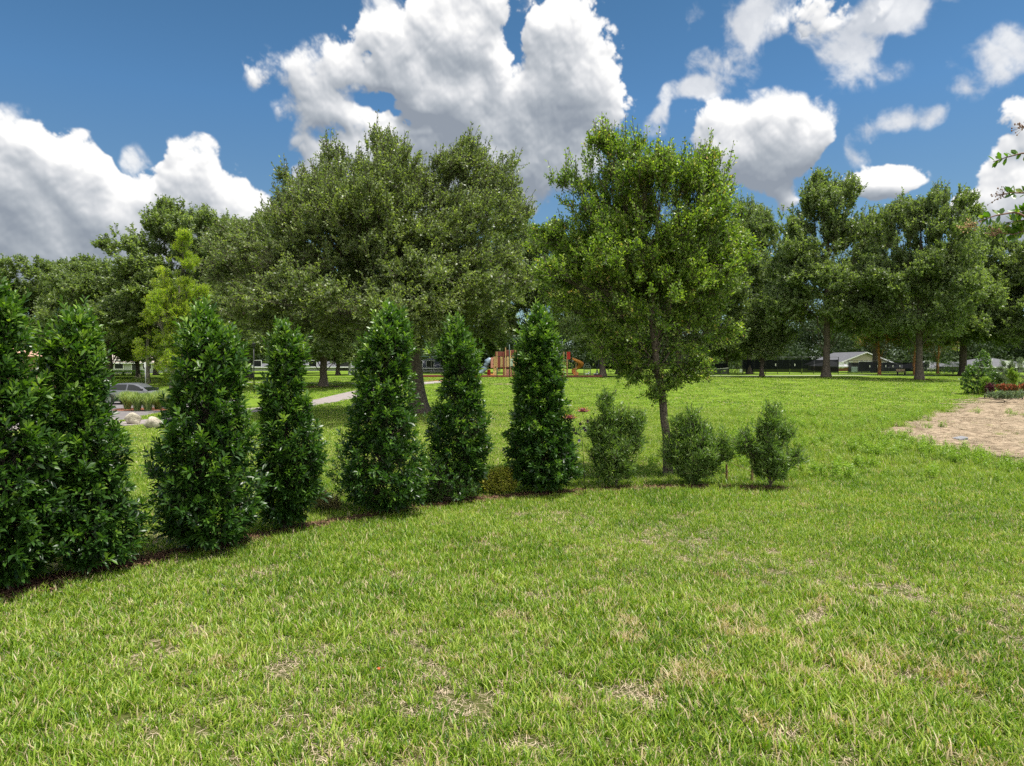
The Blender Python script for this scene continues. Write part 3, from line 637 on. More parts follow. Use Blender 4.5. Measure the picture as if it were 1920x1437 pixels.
K['broad'] = kind_tree('broad_oak', 15, 9, 3, [(0,0,7.6,8.4,7,4),(-4,0,10,4.5,5,3.2),(4,1,10.5,4.5,5,3.2),(0,-1,12.5,4,4,2.6),(-6,0,4.9,3.4,4,1.8),(6,0,4.9,3.4,4,1.8),(0,-3,4.6,4,3,1.3)], 1900, sub=130, k1=11, up=.5, fork=.22, tr=.46, subr=(.6,1.3))
K['round'] = kind_tree('round_oak', 11, 5, 2.4, [(0,0,5.8,4.6,4.6,3),(0,.5,8.5,3.2,3.2,2.2),(-2,0,4.4,2.6,3,1.8),(2.2,0,4.6,2.6,3,1.8)], 900, sub=46, up=.5, fork=.3, tr=.36, leaf=(.22, .12), subr=(.7,1.3))
K['small'] = kind_tree('small_tree', 6, 3, 1.2, [(0,0,4,2.4,2.4,1.4),(-.8,0,5,1.6,1.6,1),(1,.3,4.8,1.6,1.6,1)], 450, (M_oak2, M_bark_orange), sub=26, up=.5, fork=.3, tr=.17, k1=7, leaf=(.18, .10), subr=(.5,.9), flare=1.2)
kind_used = {k_: False for k_ in K}
def place(kind, label, px, D, py_top, wpx, lean=None, rz=None, group='park trees beyond the lawn', name='park_tree', dims={'tall': (21, 14.5), 'tall2': (20.5, 14.5), 'broad': (15.5, 18.5), 'round': (11.3, 10.4), 'small': (6.3, 5.8)}):
    H, W = dims[kind]; b = G(px, D); h = Z(py_top, D) - b[2]; w = wpx*D/F
    t = thing(name, label, 'tree', b, rng.uniform(0, 6.28) if rz is None else rz, group, (w/W, w/W, h/H))
    obj('trunk', K[kind][1], t); obj('crown', K[kind][0], t); return t
# right-hand side
place('tall', 'tallest forked oak in front of the tennis fence, with wide rising limbs', 1549, 89, 330, 262, rz=.4)
place('tall2', 'oak with a thick straight grey trunk standing out on the right lawn', 1724, 82, 342, 240, rz=2.2)
place('round', 'shorter bushy oak with a black looking trunk at the left end of the tennis fence', 1429, 95, 560, 125, rz=1.)
place('tall2', 'tall oak behind the bushy one, its top between the young tree and the tallest oak', 1405, 112, 362, 175, rz=4.)
place('broad', 'low limbed spreading oak behind the two stemmed garden shrub on the right', 1806, 103, 430, 290, rz=.8)
place('tall', 'oak filling the right edge of the view above the garden bed', 1935, 96, 452, 190, rz=5.)
place('small', 'small tan trunked tree standing before the gabled clubhouse', 1649, 108, 588, 120, rz=1., name='small_park_tree')
place('small', 'small tree with orange peeling bark between clubhouse and grey trunked oak', 1715, 104, 590, 90, rz=3., name='small_park_tree')
place('small', 'small dark tree just right of the grey trunked oak', 1758, 118, 605, 95, rz=4., name='small_park_tree')
place('broad', 'oak with a broad dark trunk half hidden behind the young tree', 1272, 94, 470, 250, rz=2.9)
place('broad', 'oak with a black trunk at the right corner of the playground', 1130, 93, 430, 250, rz=1.4)
place('round', 'low forking oak behind the playground corner, seen under the young tree', 1160, 112, 560, 170, rz=3.4)
place('tall2', 'oak rising between the big live oak and the young tree, behind the playground', 1000, 118, 405, 230, rz=.2)
place('round', 'pale green round tree left of the tennis fence corner', 1362, 125, 615, 110, rz=.2)
place('tall', 'distant oak showing between the tallest oak and the grey trunked oak', 1640, 128, 430, 190, rz=.2)
# left-hand side
place('broad', 'dark forked oak on the lawn beside the curved path, under the big live oak', 606, gnd(606, 727), 470, 330, rz=.5)
place('round', 'small distant oak right of the forked oak, near the pale pavilion', 634, 105, 610, 130, rz=2.)
place('tall', 'tall spreading oak behind the yellow cypress, feathery against the cloud', 345, 74, 385, 320, rz=1.1)
place('tall2', 'oak between the feathery oak and the big live oak', 465, 84, 388, 260, rz=3.)
place('broad', 'dark dense oak above the parked car', 205, 82, 488, 290, rz=4.4)
place('broad', 'dense oak at the left behind the first two hedge columns', 60, 86, 490, 330, rz=.9)
place('round', 'lower oak beside the low house with clipped box bushes', 292, 104, 600, 140, rz=.9)
place('round', 'thin trunked oak in front of the clipped box bushes', 259, 92, 590, 120, rz=2.9)
place('broad', 'oak beyond the path behind the slimmer hedge columns', 540, 120, 560, 260, rz=1.9)
place('broad', 'oak over the swing set behind the loose topped hedge column', 850, 125, 520, 280, rz=1.9)
# grey bare trunk + cypress
Dg = gnd(277, 727); b = np.array(G(277, Dg))
c_, w_ = tree_geo('grey_trunk_tree', [(0,0,6.5,1.6,1.6,1.2),(.4,0,7.6,1.4,1.4,1)], [(0,0,-.1),(0,0,3),(.1,0,6)], [.21,.17,.12], M_oak2, M_bark_grey, ntip=180, sub=14, subr=(.5,.9), shoots=4, nleaf=10, leaf=(.2,.1), k1=4, k2=4)
put_tree('grey_trunk_tree', c_, w_, 'straight grey trunked tree rising behind the car roof', 'tree', b)
Dc = 60.0; b = np.array(G(322, Dc))
cl = [lob(*a, Dc, b) for a in [(350,450,22,28),(340,505,30,30),(318,545,38,34),(345,560,50,34),(312,600,46,34),(300,645,48,22),(350,640,60,34),(345,690,50,26),(400,625,40,30),(285,668,32,14),(330,590,50,40)]]
c_, w_ = tree_geo('bald_cypress', cl, [(0,0,-.1),(.1,0,3),(.4,0,6),(.9,0,10)], [.2,.15,.11,.03], M_cyp, M_bark_grey, ntip=1200, sub=46, subr=(.45,.9), shoots=6, slen=(.2,.55), nleaf=16, leaf=(.13,.035), up=.25, k1=10, k2=6, fork=.2)
put_tree('bald_cypress', c_, w_, 'feathery yellow green cypress behind the car, bright against the dark oaks', 'tree', b)

# distant woods: one mass closing the view
def woods():
    a = Acc(); n = 1000; px = rng.uniform(-700, 2650, n); D = rng.uniform(185, 225, n)
    topz = 10 + 3*np.sin(px*.013) + 2*np.sin(px*.037+1); c = []
    for i in range(n):
        x = X(px[i], D[i]); hz = rng.uniform(.3, max(3, topz[i])); c.append((x, D[i], 1+hz))
    c = np.array(c); m_ = 460
    pos = np.repeat(c, m_, 0); d = rand_unit(n*m_); pos = pos + d*np.array([5, 4, 3.2])*(rng.random((n*m_, 1))**.35); pos[:, 2] = np.maximum(pos[:, 2], 1.1)
    v_, f_, l_ = leaves(pos, d*.6 + rand_unit(n*m_)*.7, rng.uniform(.6, 1.0, n*m_), rng.uniform(.35, .55, n*m_), np.clip(np.repeat(rng.normal(.45, .12, n), m_) + rng.normal(0, .12, n*m_), 0, 1), .5)
    a.add(v_, f_, l_); return tag(obj('distant_woods', a.mesh('distant_woods', leafmat('woods_leaf', [(0, (.022, .040, .018)), (.5, (.045, .070, .028)), (1, (.085, .12, .05))], .7, .2, .15))), 'distant belt of dark green trees closing the view beyond the houses', 'woods', kind='stuff')
woods()

# ================================================================== THINGS: crape myrtle reaching in at the right
def crape():
    D = 4.6; base = np.array([4.35, 4.7, 0.]); t = thing('crape_myrtle', 'crape myrtle just outside the right edge, leafy twigs and seed heads reaching into the sky', 'tree', base)
    M = MB(); tr_ = [(0,0,-.05),(.05,0,1.2),(.0,.05,2.4),(-.1,0,3.4),(-.15,0,4.3),(-.1,0,5.2)]; M.tube(tr_, [.07,.06,.055,.045,.03,.012], 10)
    M.tube([(.05,0,1.2),(.5,.2,2.6),(.8,.3,4.4)], [.04,.03,.012], 8); M.build('trunk', M_bark_grey, t, True)
    brs = [[(1985,300),(1945,286),(1915,288),(1885,296),(1862,304)], [(2020,420),(1960,372),(1920,362),(1895,362),(1872,366)], [(2030,470),(1950,420),(1905,398),(1868,404),(1845,412),(1815,424)],
           [(2030,470),(1960,440),(1925,432),(1900,440),(1868,436)], [(2010,340),(1960,262),(1930,244),(1912,238)], [(2030,500),(1970,400),(1935,392),(1905,402)], [(2030,480),(1980,430),(1940,410),(1885,418)]]
    lp, ld_, ll = [], [], []
    for i, pts in enumerate(brs):
        dd = D + rng.uniform(-.15, .15); pp = np.array([P(x, y, dd) - base for x, y in pts]); st = np.array([-.12, 0, pp[0][2]-.35])
        pp = np.vstack([st, pp]); tt = np.linspace(0, len(pp)-1, 26); cv = np.stack([np.interp(tt, range(len(pp)), pp[:, j]) for j in range(3)], 1)
        MB().tube(list(cv), list(np.linspace(.010, .0022, 26)), 6).build('branch', simple('twig', (.16, .09, .06), .7, .3, .2, 20), t, True)
        seedy = i in (1, 2, 3, 4)
        n = 64 if i in (3, 5, 6) else 20
        for j in range(n):
            s_ = rng.uniform(.30, .97 if not seedy else .86); q_ = s_*25; p0 = cv[int(q_)]*(1-q_ % 1) + cv[min(25, int(q_)+1)]*(q_ % 1)
            lp.append(p0); dr = cv[min(25, int(q_)+1)] - cv[int(q_)]; dr /= np.linalg.norm(dr)+1e-9
            sd_ = (1 if j % 2 else -1); ld_.append(dr*.5 + np.array([rng.normal(0, .4), rng.normal(0, .5), sd_*.7])); ll.append(rng.uniform(.2, .95))
        if seedy:
            S = MB(); e = cv[-1]
            for j in range(26):
                c = e + np.array([rng.uniform(-.045, .05), rng.normal(0, .022), rng.normal(0, .022)]); r_ = rng.uniform(.0035, .0055)
                S.tube([c - [0, 0, r_], c - [0, 0, r_*.5], c, c + [0, 0, r_*.6], c + [0, 0, r_*1.4]], [r_*.3, r_*.9, r_, r_*.7, .0005], 6)
                S.tube([e + [.03, 0, 0], c], .0008, 3)
            S.build('seed_head', simple('seed_%d' % i, (.20, .11, .06) if i != 2 else (.42, .27, .13), .7, .3, .3, 60), t, True)
    lp = np.array(lp); v_, f_, l_ = leaves(lp, np.array(ld_), rng.uniform(.045, .068, len(lp)), rng.uniform(.026, .034, len(lp)), np.array(ll), .5, True)
    a = Acc(); a.add(v_, f_, l_); obj('leaves', a.mesh('crape_leaves', M_crape), t)
crape()

# ================================================================== THINGS: car
def car():
    D = 48.8; cx_ = X(254, D); b = (cx_, D, float(gz(cx_, D))+.012); t = thing('parked_car', 'dark silver hatchback parked behind the row of ornamental grass', 'car', b, R(-3))
    paint = simple('car_paint', (.13, .135, .15), .3, .5, .03, 2, metal=.35); blk = simple('car_black', (.015, .015, .017), .5, .4, .1, 8)
    glass = simple('car_glass', (.008, .011, .012), .12, .35, .05, 3); tyre_m = simple('tyre', (.02, .02, .02), .85, .2, .1, 20); rim_m = simple('rim', (.30, .31, .32), .3, .5, .05, 4, metal=.9)
    # body: stations along x with half width, bottom, shoulder height
    top = [(-2.28,.62,.74),(-2.24,.80,.95),(-2.0,.86,1.0),(-1.4,.89,.985),(0,.90,.955),(.9,.89,.93),(1.5,.87,.88),(2.0,.80,.78),(2.25,.66,.64),(2.32,.55,.55)]
    V, Fc = [], []
    n = 9
    for x, hw, zt in top:
        arch = max((.36-abs(x-c))*1.0 if abs(x-c) < .36 else 0 for c in (-1.38, 1.42))
        zb = .20 + (.0 if abs(x) < 2.1 else .12)
        V += [(x,-hw*.92,zb),(x,-hw,zb+.18),(x,-hw*1.0,(zb+zt)/2+.06),(x,-hw*.955,zt),(x,0,zt+.055),(x,hw*.955,zt),(x,hw,(zb+zt)/2+.06),(x,hw,zb+.18),(x,hw*.92,zb)]
    for i in range(len(top)-1):
        for j in range(n-1): Fc.append((i*n+j, i*n+j+1, (i+1)*n+j+1, (i+1)*n+j))
        Fc.append((i*n+n-1, i*n, (i+1)*n, (i+1)*n+n-1))
    Fc += [tuple(range(n)), tuple(range((len(top)-1)*n+n-1, (len(top)-1)*n-1, -1))]
    M = MB(); M.add(V, [f[::-1] for f in Fc])
    # cabin shell
    cab = [(-2.12,.80,.98,.96),(-1.55,.66,.95,1.30),(-.9,.60,.94,1.43),(-.1,.59,.94,1.455),(.45,.60,.93,1.38),(.85,.68,.92,1.17),(1.28,.80,.92,.95)]
    v0 = []
    for x, hw, zb, zt in cab: v0 += [(x,-.84,zb),(x,-hw,zt-.03),(x,-hw+.12,zt),(x,hw-.12,zt),(x,hw,zt-.03),(x,.84,zb)]
    M.add(v0, [tuple(reversed((i*6+j, i*6+j+1, (i+1)*6+j+1, (i+1)*6+j))) for i in range(len(cab)-1) for j in range(5)])
    M.build('body', paint, t, True)
    def side(pts, y0, y1, off=.012):
        for s_ in (-1, 1):
            m_ = MB(); vs = [(x, s_*(off + np.interp(z, [.95, 1.42], [y0, y1])), z) for x, z in pts]; m_.add(vs, [tuple(range(len(pts)))] if s_ < 0 else [tuple(range(len(pts)-1, -1, -1))]); yield m_
    for m_ in side([(-1.72,1.0),(-.22,.985),(-.22,1.36),(-.85,1.36),(-1.35,1.23)], .845, .615): m_.build('side_window', glass, t)
    for m_ in side([(-.12,.985),(1.02,.97),(.62,1.22),(.25,1.34),(-.12,1.365)], .845, .62): m_.build('side_window', glass, t)
    MB().add([(.92,-.60,1.165),(.92,.60,1.165),(1.29,.74,.975),(1.29,-.74,.975)], [(0,3,2,1)]).build('windscreen', glass, t)
    MB().add([(-1.60,-.58,1.31),(-1.60,.58,1.31),(-2.13,.7,1.0),(-2.13,-.7,1.0)], [(0,1,2,3)]).build('rear_window', glass, t)
    for x in (-1.38, 1.42):
        for s_ in (-1, 1):
            w_ = obj('wheel', MB().tube([(0, s_*-.11, 0), (0, s_*.11, 0)], .335, 28).build('tmpw', tyre_m).data, t, (x, s_*.80, .335)); bpy.data.objects.remove(bpy.data.objects['tmpw'])
            R_ = MB(); R_.tube([(0, s_*.112, 0), (0, s_*.12, 0)], .22, 20)
            for k in range(5): a_ = k*1.2566; R_.box((.10*math.cos(a_), s_*.128, .10*math.sin(a_)), (.2, .015, .05), 0, -a_)
            R_.build('rim', rim_m, w_)
            A = MB(); pts = [(.43*math.cos(a_), .43*math.sin(a_)) for a_ in np.linspace(-.1, math.pi+.1, 16)]
            A.add([(x+px_, s_*.906, .335+pz_) for px_, pz_ in pts], [tuple(range(16))] if s_ > 0 else [tuple(range(15, -1, -1))]); A.build('wheel_arch', blk, t)
    for s_ in (-1, 1):
        mo = MB(); mo.box((.98, s_*.98, 1.02), (.14, .20, .14), bev=.03); mo.build('wing_mirror', blk, t)
        for x in (-.95, .15): MB().box((x, s_*.905, .86), (.18, .03, .035)).build('door_handle', simple('chrome', (.6, .6, .6), .2, .5, .02, 2, metal=1), t)
        MB().box((2.16, s_*.62, .66), (.16, .22, .12), bev=.02).build('headlight', simple('lamp_glass', (.7, .72, .75), .1, .8, .02, 2), t)
        MB().box((-2.22, s_*.60, .84), (.10, .34, .10), bev=.02).build('tail_light', simple('tail_red', (.35, .02, .02), .2, .6, .05, 2), t)
        MB().box((0, s_*.895, .30), (2.1, .04, .12)).build('sill', blk, t)
car()

# ================================================================== THINGS: ornamental grass, boulders, left bits
def fountain(name, label, px, py, h_px, w_px, mat, n=420, D=None, plume=None, group=None):
    D = D or gnd(px, py); b = np.array(G(px, D)); k = D/F; h, r = h_px*k, w_px*k/2
    th = rng.uniform(0, 6.28, n); o = np.stack([np.cos(th), np.sin(th), np.zeros(n)], 1); sp = np.abs(rng.normal(0, .5, n)).clip(0, 1)[:, None]; L = h*rng.uniform(.75, 1.15, n)[:, None]; u = np.array([0, 0, 1.])
    b0 = o*r*.22*rng.random((n, 1)); p1 = b0 + u*L*.5 + o*r*sp*.35; p2 = p1 + u*L*.35 + o*r*sp*.5; p3 = p2 + u*L*(.12 - .35*sp) + o*r*sp*.5
    s_ = np.stack([-np.sin(th), np.cos(th), np.zeros(n)], 1)*.009
    v_ = np.stack([b0-s_, b0+s_, p1+s_, p1-s_, p2+s_*.7, p2-s_*.7, p3], 1).reshape(-1, 3); i = (np.arange(n)*7)[:, None]
    t = thing(name, label, 'ornamental grass', b, 0, group)
    obj('blades', mesh('blades', v_, [i+np.array([[0,1,2,3]]), i+np.array([[3,2,4,5]]), i+np.array([[5,4,6]])], mat, np.repeat(rng.random(n), 7)), t)
    if plume:
        M = MB()
        for j in range(plume):
            a_ = rng.uniform(0, 6.28); q_ = np.array([math.cos(a_)*r*.8*rng.random(), math.sin(a_)*r*.5, h*rng.uniform(.85, 1.2)]); M.tube([q_*[.3,.3,.1], q_*[.6,.6,.7], q_, q_+[.02,0,.14]], [.004,.004,.016,.003], 5)
        M.build('plume', simple('plume', (.5, .42, .32), .9, .1, .2, 20), t)
OG = 'ornamental grass clumps in the bed beside the car'
for px, py, lb in ((238, 768, 'ornamental grass clump at the left end of the bed, next to the rear wheel of the car'), (256, 771, 'second ornamental grass clump from the left in front of the car doors'), (276, 771, 'middle ornamental grass clump before the front door of the car'), (295, 768, 'ornamental grass clump before the front wheel of the car'), (312, 764, 'ornamental grass clump at the car bonnet, beside the widest evergreen column')):
    fountain('ornamental_grass', lb, px, py, 35, 50, M_orgrass, 800, group=OG)
fountain('fountain_grass', 'pale fountain grass with tan plumes at the foot of the grey trunked tree', 268, 727, 16, 46, M_orgrass, 260, plume=16)
bc = (X(268, 43.6), 43.8); blob('mulch_bed', bc, 2.1, 1.3, M_mulch_red, .02)
def boulder(name, label, px, py, w_px, h_px, seed, rz=0.0):
    D = gnd(px, py); b = np.array(G(px, D)); k = D/F; w_, h = w_px*k/2, h_px*k
    m_ = 14; r_ = np.random.default_rng(seed); nrm = unit(r_.normal(size=(16, 3))); dd = r_.uniform(.62, .95, 16); V = []
    for i in range(m_+1):
        for j in range(22):
            a_, e = 2*math.pi*j/22, math.pi*(i/m_-.5); d = np.array([math.cos(a_)*math.cos(e), math.sin(a_)*math.cos(e), math.sin(e)])
            c = nrm @ d; rr = np.min(np.where(c > .15, dd/np.maximum(c, .15), 9)); rr = min(rr, 1.12)*(1+.03*math.sin(9*d[0]+seed)*math.cos(11*d[2])); V.append((d[0]*rr*w_*1.05, d[1]*rr*w_*.6, max(-.05, d[2]*rr*h*.62 + h*.42)))
    q = [(i*22+j, i*22+(j+1) % 22, (i+1)*22+(j+1) % 22, (i+1)*22+j) for i in range(m_) for j in range(22)]
    o = obj(name, mesh(name, V, [q], simple('limestone', (.40, .35, .26), .9, .2, .35, 4, bump=1.0, col2=(.66, .60, .48))), None, b); o.rotation_euler.z = rz; tag(o, label, 'boulder')
boulder('boulder', 'larger rounded limestone boulder beside the path, left of the flat one', 247, 796, 36, 24, 3, .1)
boulder('boulder', 'long flat limestone boulder on the path edge against the widest evergreen column', 289, 804, 46, 22, 8, .15)
boulder('boulder', 'small half hidden limestone boulder left of the larger rounded one', 214, 797, 20, 10, 12)
def post(name, label, cat, px, D, py0, py1, r, mat, parts=None, lean=0.0):
    b = np.array(G(px, D)); h = Z(py1, D) - b[2]; t = thing(name, label, cat, b); MB().tube([(0,0,-.05), (lean*.5,0,h*.5), (lean,0,h)], r, 8).build('pole', mat, t, True); return t, h
t, h = post('sign_post', 'thin grey post carrying a small white sign in front of the grey trunk', 'sign', 272.5, 58, 0, 681, .035, simple('galvanised', (.35,.36,.36), .5, .5, .1, 5, metal=.5)); MB().box((0, -.05, h-.16), (.16, .012, .42)).build('sign_panel', simple('white_paint', (.75,.75,.73), .5, .4, .04, 4), t)
t, h = post('lamp_post', 'slim black lamp post between the widest and the slimmer evergreen column', 'lamp post', 476, 60, 0, 652, .05, simple('black_metal', (.02,.022,.022), .5, .4, .1, 5)); L_ = MB(); L_.tube([(0,0,h), (0,0,h+.1), (0,0,h+.34), (0,0,h+.42)], [.05,.13,.19,.03], 10); L_.build('lantern', MATS['black_metal'], t)

# ================================================================== THINGS: houses
M_white = MATS['white_paint']; M_black = MATS['black_metal']
def house(name, label, px, D, w_px, py_eave, py_peak, wall, roofm, depth=9, gable=False, wins=(), cat='house', trim=M_white, ov=.5):
    """px = centre; hip roof unless gable faces the viewer; wins: (x fraction, width m, sill, head, kind)"""
    b = np.array(G(px, D)); k = D/F; w_ = w_px*k; he = Z(py_eave, D)-b[2]; hp = Z(py_peak, D)-b[2]; t = thing(name, label, cat, b)
    MB().box((0, depth/2, he/2-.2), (w_, depth, he+.4)).build('wall', wall, t)
    x, y0, y1 = w_/2+ov, -ov, depth+ov
    Rf = MB()
    if gable:
        Rf.add([(-x,y0,he-.05),(0,y0,hp),(x,y0,he-.05),(x,y0,he-.27),(0,y0,hp-.22),(-x,y0,he-.27)] + [(-x,y1,he-.05),(0,y1,hp),(x,y1,he-.05),(x,y1,he-.27),(0,y1,hp-.22),(-x,y1,he-.27)],
               [(0,1,7,6),(1,2,8,7),(5,11,10,4),(4,10,9,3),(0,6,11,5),(2,3,9,8),(6,7,10,11),(7,8,9,10)]); Rf.build('roof', roofm, t)
        [MB().add([(sx_*x,y0-.02,he-.05),(0,y0-.02,hp),(0,y0-.02,hp-.22),(sx_*x,y0-.02,he-.27)], [(0,3,2,1)[::int(-sx_)]]).build('fascia', trim, t) for sx_ in (-1, 1)]
        MB().add([(-w_/2,-.01,he+.2),(w_/2,-.01,he+.2),(0,-.01,hp-.23)], [(0,1,2)]).build('gable', wall, t)
    else:
        rx = max(.3, x-(y1-y0)/2)
        Rf.add([(-x,y0,he),(x,y0,he),(x,y1,he),(-x,y1,he),(-rx,(y0+y1)/2,hp),(rx,(y0+y1)/2,hp)], [(0,1,5,4),(1,2,5),(2,3,4,5),(3,0,4),(0,3,2,1)]); Rf.build('roof', roofm, t)
        [MB().box((0,yy_,he-.10), (2*x,.05,.2)).build('fascia', trim, t) for yy_ in (y0-.03, y1+.03)]
    for fx, ww, z0, z1, kd in wins:
        m_ = {'glass': MATS['car_glass'], 'white': trim, 'dark': M_black}[kd]
        wo = MB().box((fx*w_/2, -.03, (z0+z1)/2), (ww, .05, z1-z0)).build('door' if z0 < .15 else 'window', m_, t)
        Fm = MB(); c = fx*w_/2
        for q in ((c-ww/2-.05, (z0+z1)/2, .1, z1-z0+.2), (c+ww/2+.05, (z0+z1)/2, .1, z1-z0+.2)): Fm.box((q[0], -.05, q[1]), (q[2], .08, q[3]))
        Fm.box((c, -.05, z1+.05), (ww, .08, .1)); Fm.box((c, -.05, z0-.05), (ww, .08, .1)); Fm.build('frame', trim, wo)
    return t
W_tan = simple('tan_stucco', (.42,.28,.18), .9, .2, .06, 2); W_beige = simple('beige_siding', (.42,.38,.30), .85, .2, .05, 2); W_pale = simple('pale_wall', (.38,.39,.38), .85, .2, .05, 2); W_grey = simple('grey_wall', (.22,.24,.21), .85, .2, .05, 2)
R_grey = simple('roof_grey', (.12,.12,.13), .85, .2, .12, 3); R_tan = simple('roof_tan', (.40,.34,.29), .9, .2, .12, 3); R_clay = simple('roof_clay', (.50,.31,.23), .9, .2, .12, 3)
house('stucco_house', 'tan stucco house glimpsed between the first two evergreen columns', -45, 56, 170, 668, 652, W_tan, R_clay, 5, wins=((-.3,1.2,.9,2.2,'glass'),(.45,1.2,.9,2.2,'glass')))
house('low_house', 'pale house with a tan hip roof behind the clipped box bushes', 195, 118, 190, 680, 658, W_pale, R_tan, 12, wins=((.30,1.4,.8,2.2,'glass'),(.62,1.1,0.02,2.1,'dark'),(.85,1.4,.8,2.2,'glass')))
house('grey_house', 'distant pale house seen past the forked oak trunk, dark doorway in it', 575, 150, 230, 688, 676, W_pale, R_grey, 12, wins=((.1,1.6,.8,2.2,'glass'),(.62,2.6,.02,2.3,'dark'),(-.4,1.6,.8,2.2,'glass'),(-.8,1.6,.8,2.2,'glass')))
house('white_house', 'white walled house with a pale grey hip roof behind the swing set', 812, 132, 108, 690, 669, W_pale, R_grey, 10, wins=((-.1,1.3,.8,2.1,'glass'),(-.5,1.3,.8,2.1,'glass'),(.5,1.3,.8,2.1,'glass')))
house('clubhouse', 'beige gabled clubhouse behind the tennis screens', 1622, 150, 112, 684, 660, W_beige, R_grey, 14, gable=True, cat='clubhouse', wins=((-.55,1.3,.6,1.9,'white'),(.1,4.0,.02,2.0,'dark'),(.7,1.5,.6,1.8,'glass')), ov=.7)
house('side_annex', 'low white roofed annex at the left of the gabled clubhouse', 1572, 146, 40, 687, 677, simple('brick_wall', (.30,.14,.09), .9, .2, .2, 8), simple('roof_white', (.32,.32,.34), .8, .2, .05, 3), 8, cat='annex', wins=((.2,1.2,.7,1.8,'white'),))
house('green_grey_house', 'grey green house with a pale roof edge behind the garden bed on the right', 1890, 128, 130, 688, 670, W_grey, R_grey, 12, wins=((-.02,1.0,.8,2.0,'white'),(.5,1.2,.8,2.0,'white'),(-.6,1.2,.8,2.0,'glass')))
house('pale_house', 'white house with columns behind the bright green shrubs at the right', 1765, 138, 110, 691, 678, W_pale, R_grey, 10, wins=((-.5,1.0,.02,2.0,'dark'),(.3,1.3,.7,1.8,'glass')))
# pavilion
b = np.array(G(690, 108)); t = thing('park_pavilion', 'pale pavilion on white columns right of the forked oak', 'pavilion', b); hh_ = Z(664, 108)-b[2]
MB().box((0,0,hh_), (5.6,5.0,.35), bev=.05).build('fascia', R_tan, t); MB().add([(-3.1,-2.8,hh_+.18),(3.1,-2.8,hh_+.18),(3.1,2.8,hh_+.18),(-3.1,2.8,hh_+.18),(0,0,hh_+.5)], [(0,1,4),(1,2,4),(2,3,4),(3,0,4),(0,3,2,1)]).build('roof', R_tan, t)
for x in (-2.3, 2.3):
    for y in (-2.1, 2.1): MB().tube([(x,y,0),(x,y,.5),(x,y,.52),(x,y,hh_-.17)], [.26,.26,.19,.17], 12).build('column', M_white, t, True)
def boxbush(label, px, D, w_px, h_px, name='clipped_bush', mat=M_bush, cat='bush', group=None, n=2600, leaf=(.12, .07), rough=.0):
    b = np.array(G(px, D)); k = D/F; w_, h = w_px*k, h_px*k; d = rand_unit(n); p = np.sign(d)*np.abs(d)**.55; p = p*[w_/2, w_*.35, h/2] * rng.uniform(.8 - rough, 1.0, (n, 1)) + [0, 0, h/2+.03]
    t = thing(name, label, cat, b, 0, group); v_, f_, l_ = leaves(p, d + rand_unit(n)*.6, rng.uniform(.7, 1.2, n)*leaf[0], rng.uniform(.7, 1.2, n)*leaf[1], rng.random(n), .6)
    obj('foliage', mesh('bush_foliage', v_, f_, mat, l_), t); Q = MB()
    for j in range(5): a_ = j*1.26; Q.tube([(0,0,-.02), (math.cos(a_)*w_*.12, math.sin(a_)*w_*.1, h*.4), (math.cos(a_)*w_*.3, math.sin(a_)*w_*.22, h*.75)], [.03,.02,.008], 5)
    Q.build('stem', M_bark, t); return t
BB = 'clipped box bushes before the low house'
for px, lb in ((221, 'left clipped box bush by the low pale house'), (241, 'widest clipped box bush in the middle by the low pale house'), (259, 'right clipped box bush by the low pale house')): boxbush(lb, px, 98, 19, 10, group=BB)
boxbush('bright green flowering shrub left of the low limbed oak', 1762, 112, 50, 30, 'green_shrub', M_bush, n=2600, rough=.35)
boxbush('second bright green shrub touching the trunk of the low limbed oak', 1787, 110, 36, 24, 'green_shrub', M_bush, n=1800, rough=.35)
boxbush('dark shrub beyond the left end of the tennis fence', 1378, 119, 30, 22, 'green_shrub', M_oak2, n=1500, rough=.3)

# ================================================================== THINGS: tennis fence, net
M_screen = bpy.data.materials.new('windscreen'); M_screen.use_nodes = True; n_ = NT(M_screen.node_tree)
n_.n('ShaderNodeOutputMaterial', {0: n_.n('ShaderNodeMixShader', {0: .95, 1: n_.n('ShaderNodeBsdfTransparent').outputs[0], 2: n_.n('ShaderNodeBsdfPrincipled', {'Base Color': (.012, .014, .018, 1), 'Roughness': .9, 'Specular IOR Level': .1}).outputs[0]}).outputs[0]})
def fence(label, x0px, x1px, D0, D1, py_top, nb, screen=(.12, .86), flaps=()):
    a_, c_ = np.array(G(x0px, D0)), np.array(G(x1px, D1)); t = thing('tennis_fence', label, 'fence', a_); d = c_-a_; h = Z(py_top, D0)-a_[2]
    for i in range(nb+1):
        p = d*i/nb; MB().tube([p-[0,0,.1], p+[0,0,h]], .05, 6).build('post', M_black, t)
    R_ = MB()
    for z in (h-.02, .06): R_.tube([np.array([0,0,z]), d+[0,0,z]], .03, 5)
    R_.build('rail', M_black, t)
    for i in range(nb):
        p, q = d*i/nb, d*(i+1)/nb; z0, z1 = h*screen[0], h*screen[1]
        vs = []; m_ = 6
        for j in range(m_+1):
            for zz in (z0, z1): w_ = p+(q-p)*(.02+.96*j/m_); vs.append((w_[0], w_[1]-.06+.05*math.sin(j*1.3+i), zz - (.06*math.sin(math.pi*j/m_) if zz == z1 else 0)))
        MB().add(vs, [(2*j, 2*j+2, 2*j+3, 2*j+1) for j in range(m_)]).build('windscreen', M_screen, t)
    for fx in flaps: MB().box((d[0]*fx, d[1]*fx-.16, h*.55), (.14, .02, .34)).build('vent_flap', M_white, t)
    return t, d, h
fence('long black screened tennis fence behind the bushy oak and the tallest oak', 1392, 1572, 112, 108, 670, 8, flaps=(.35, .55))
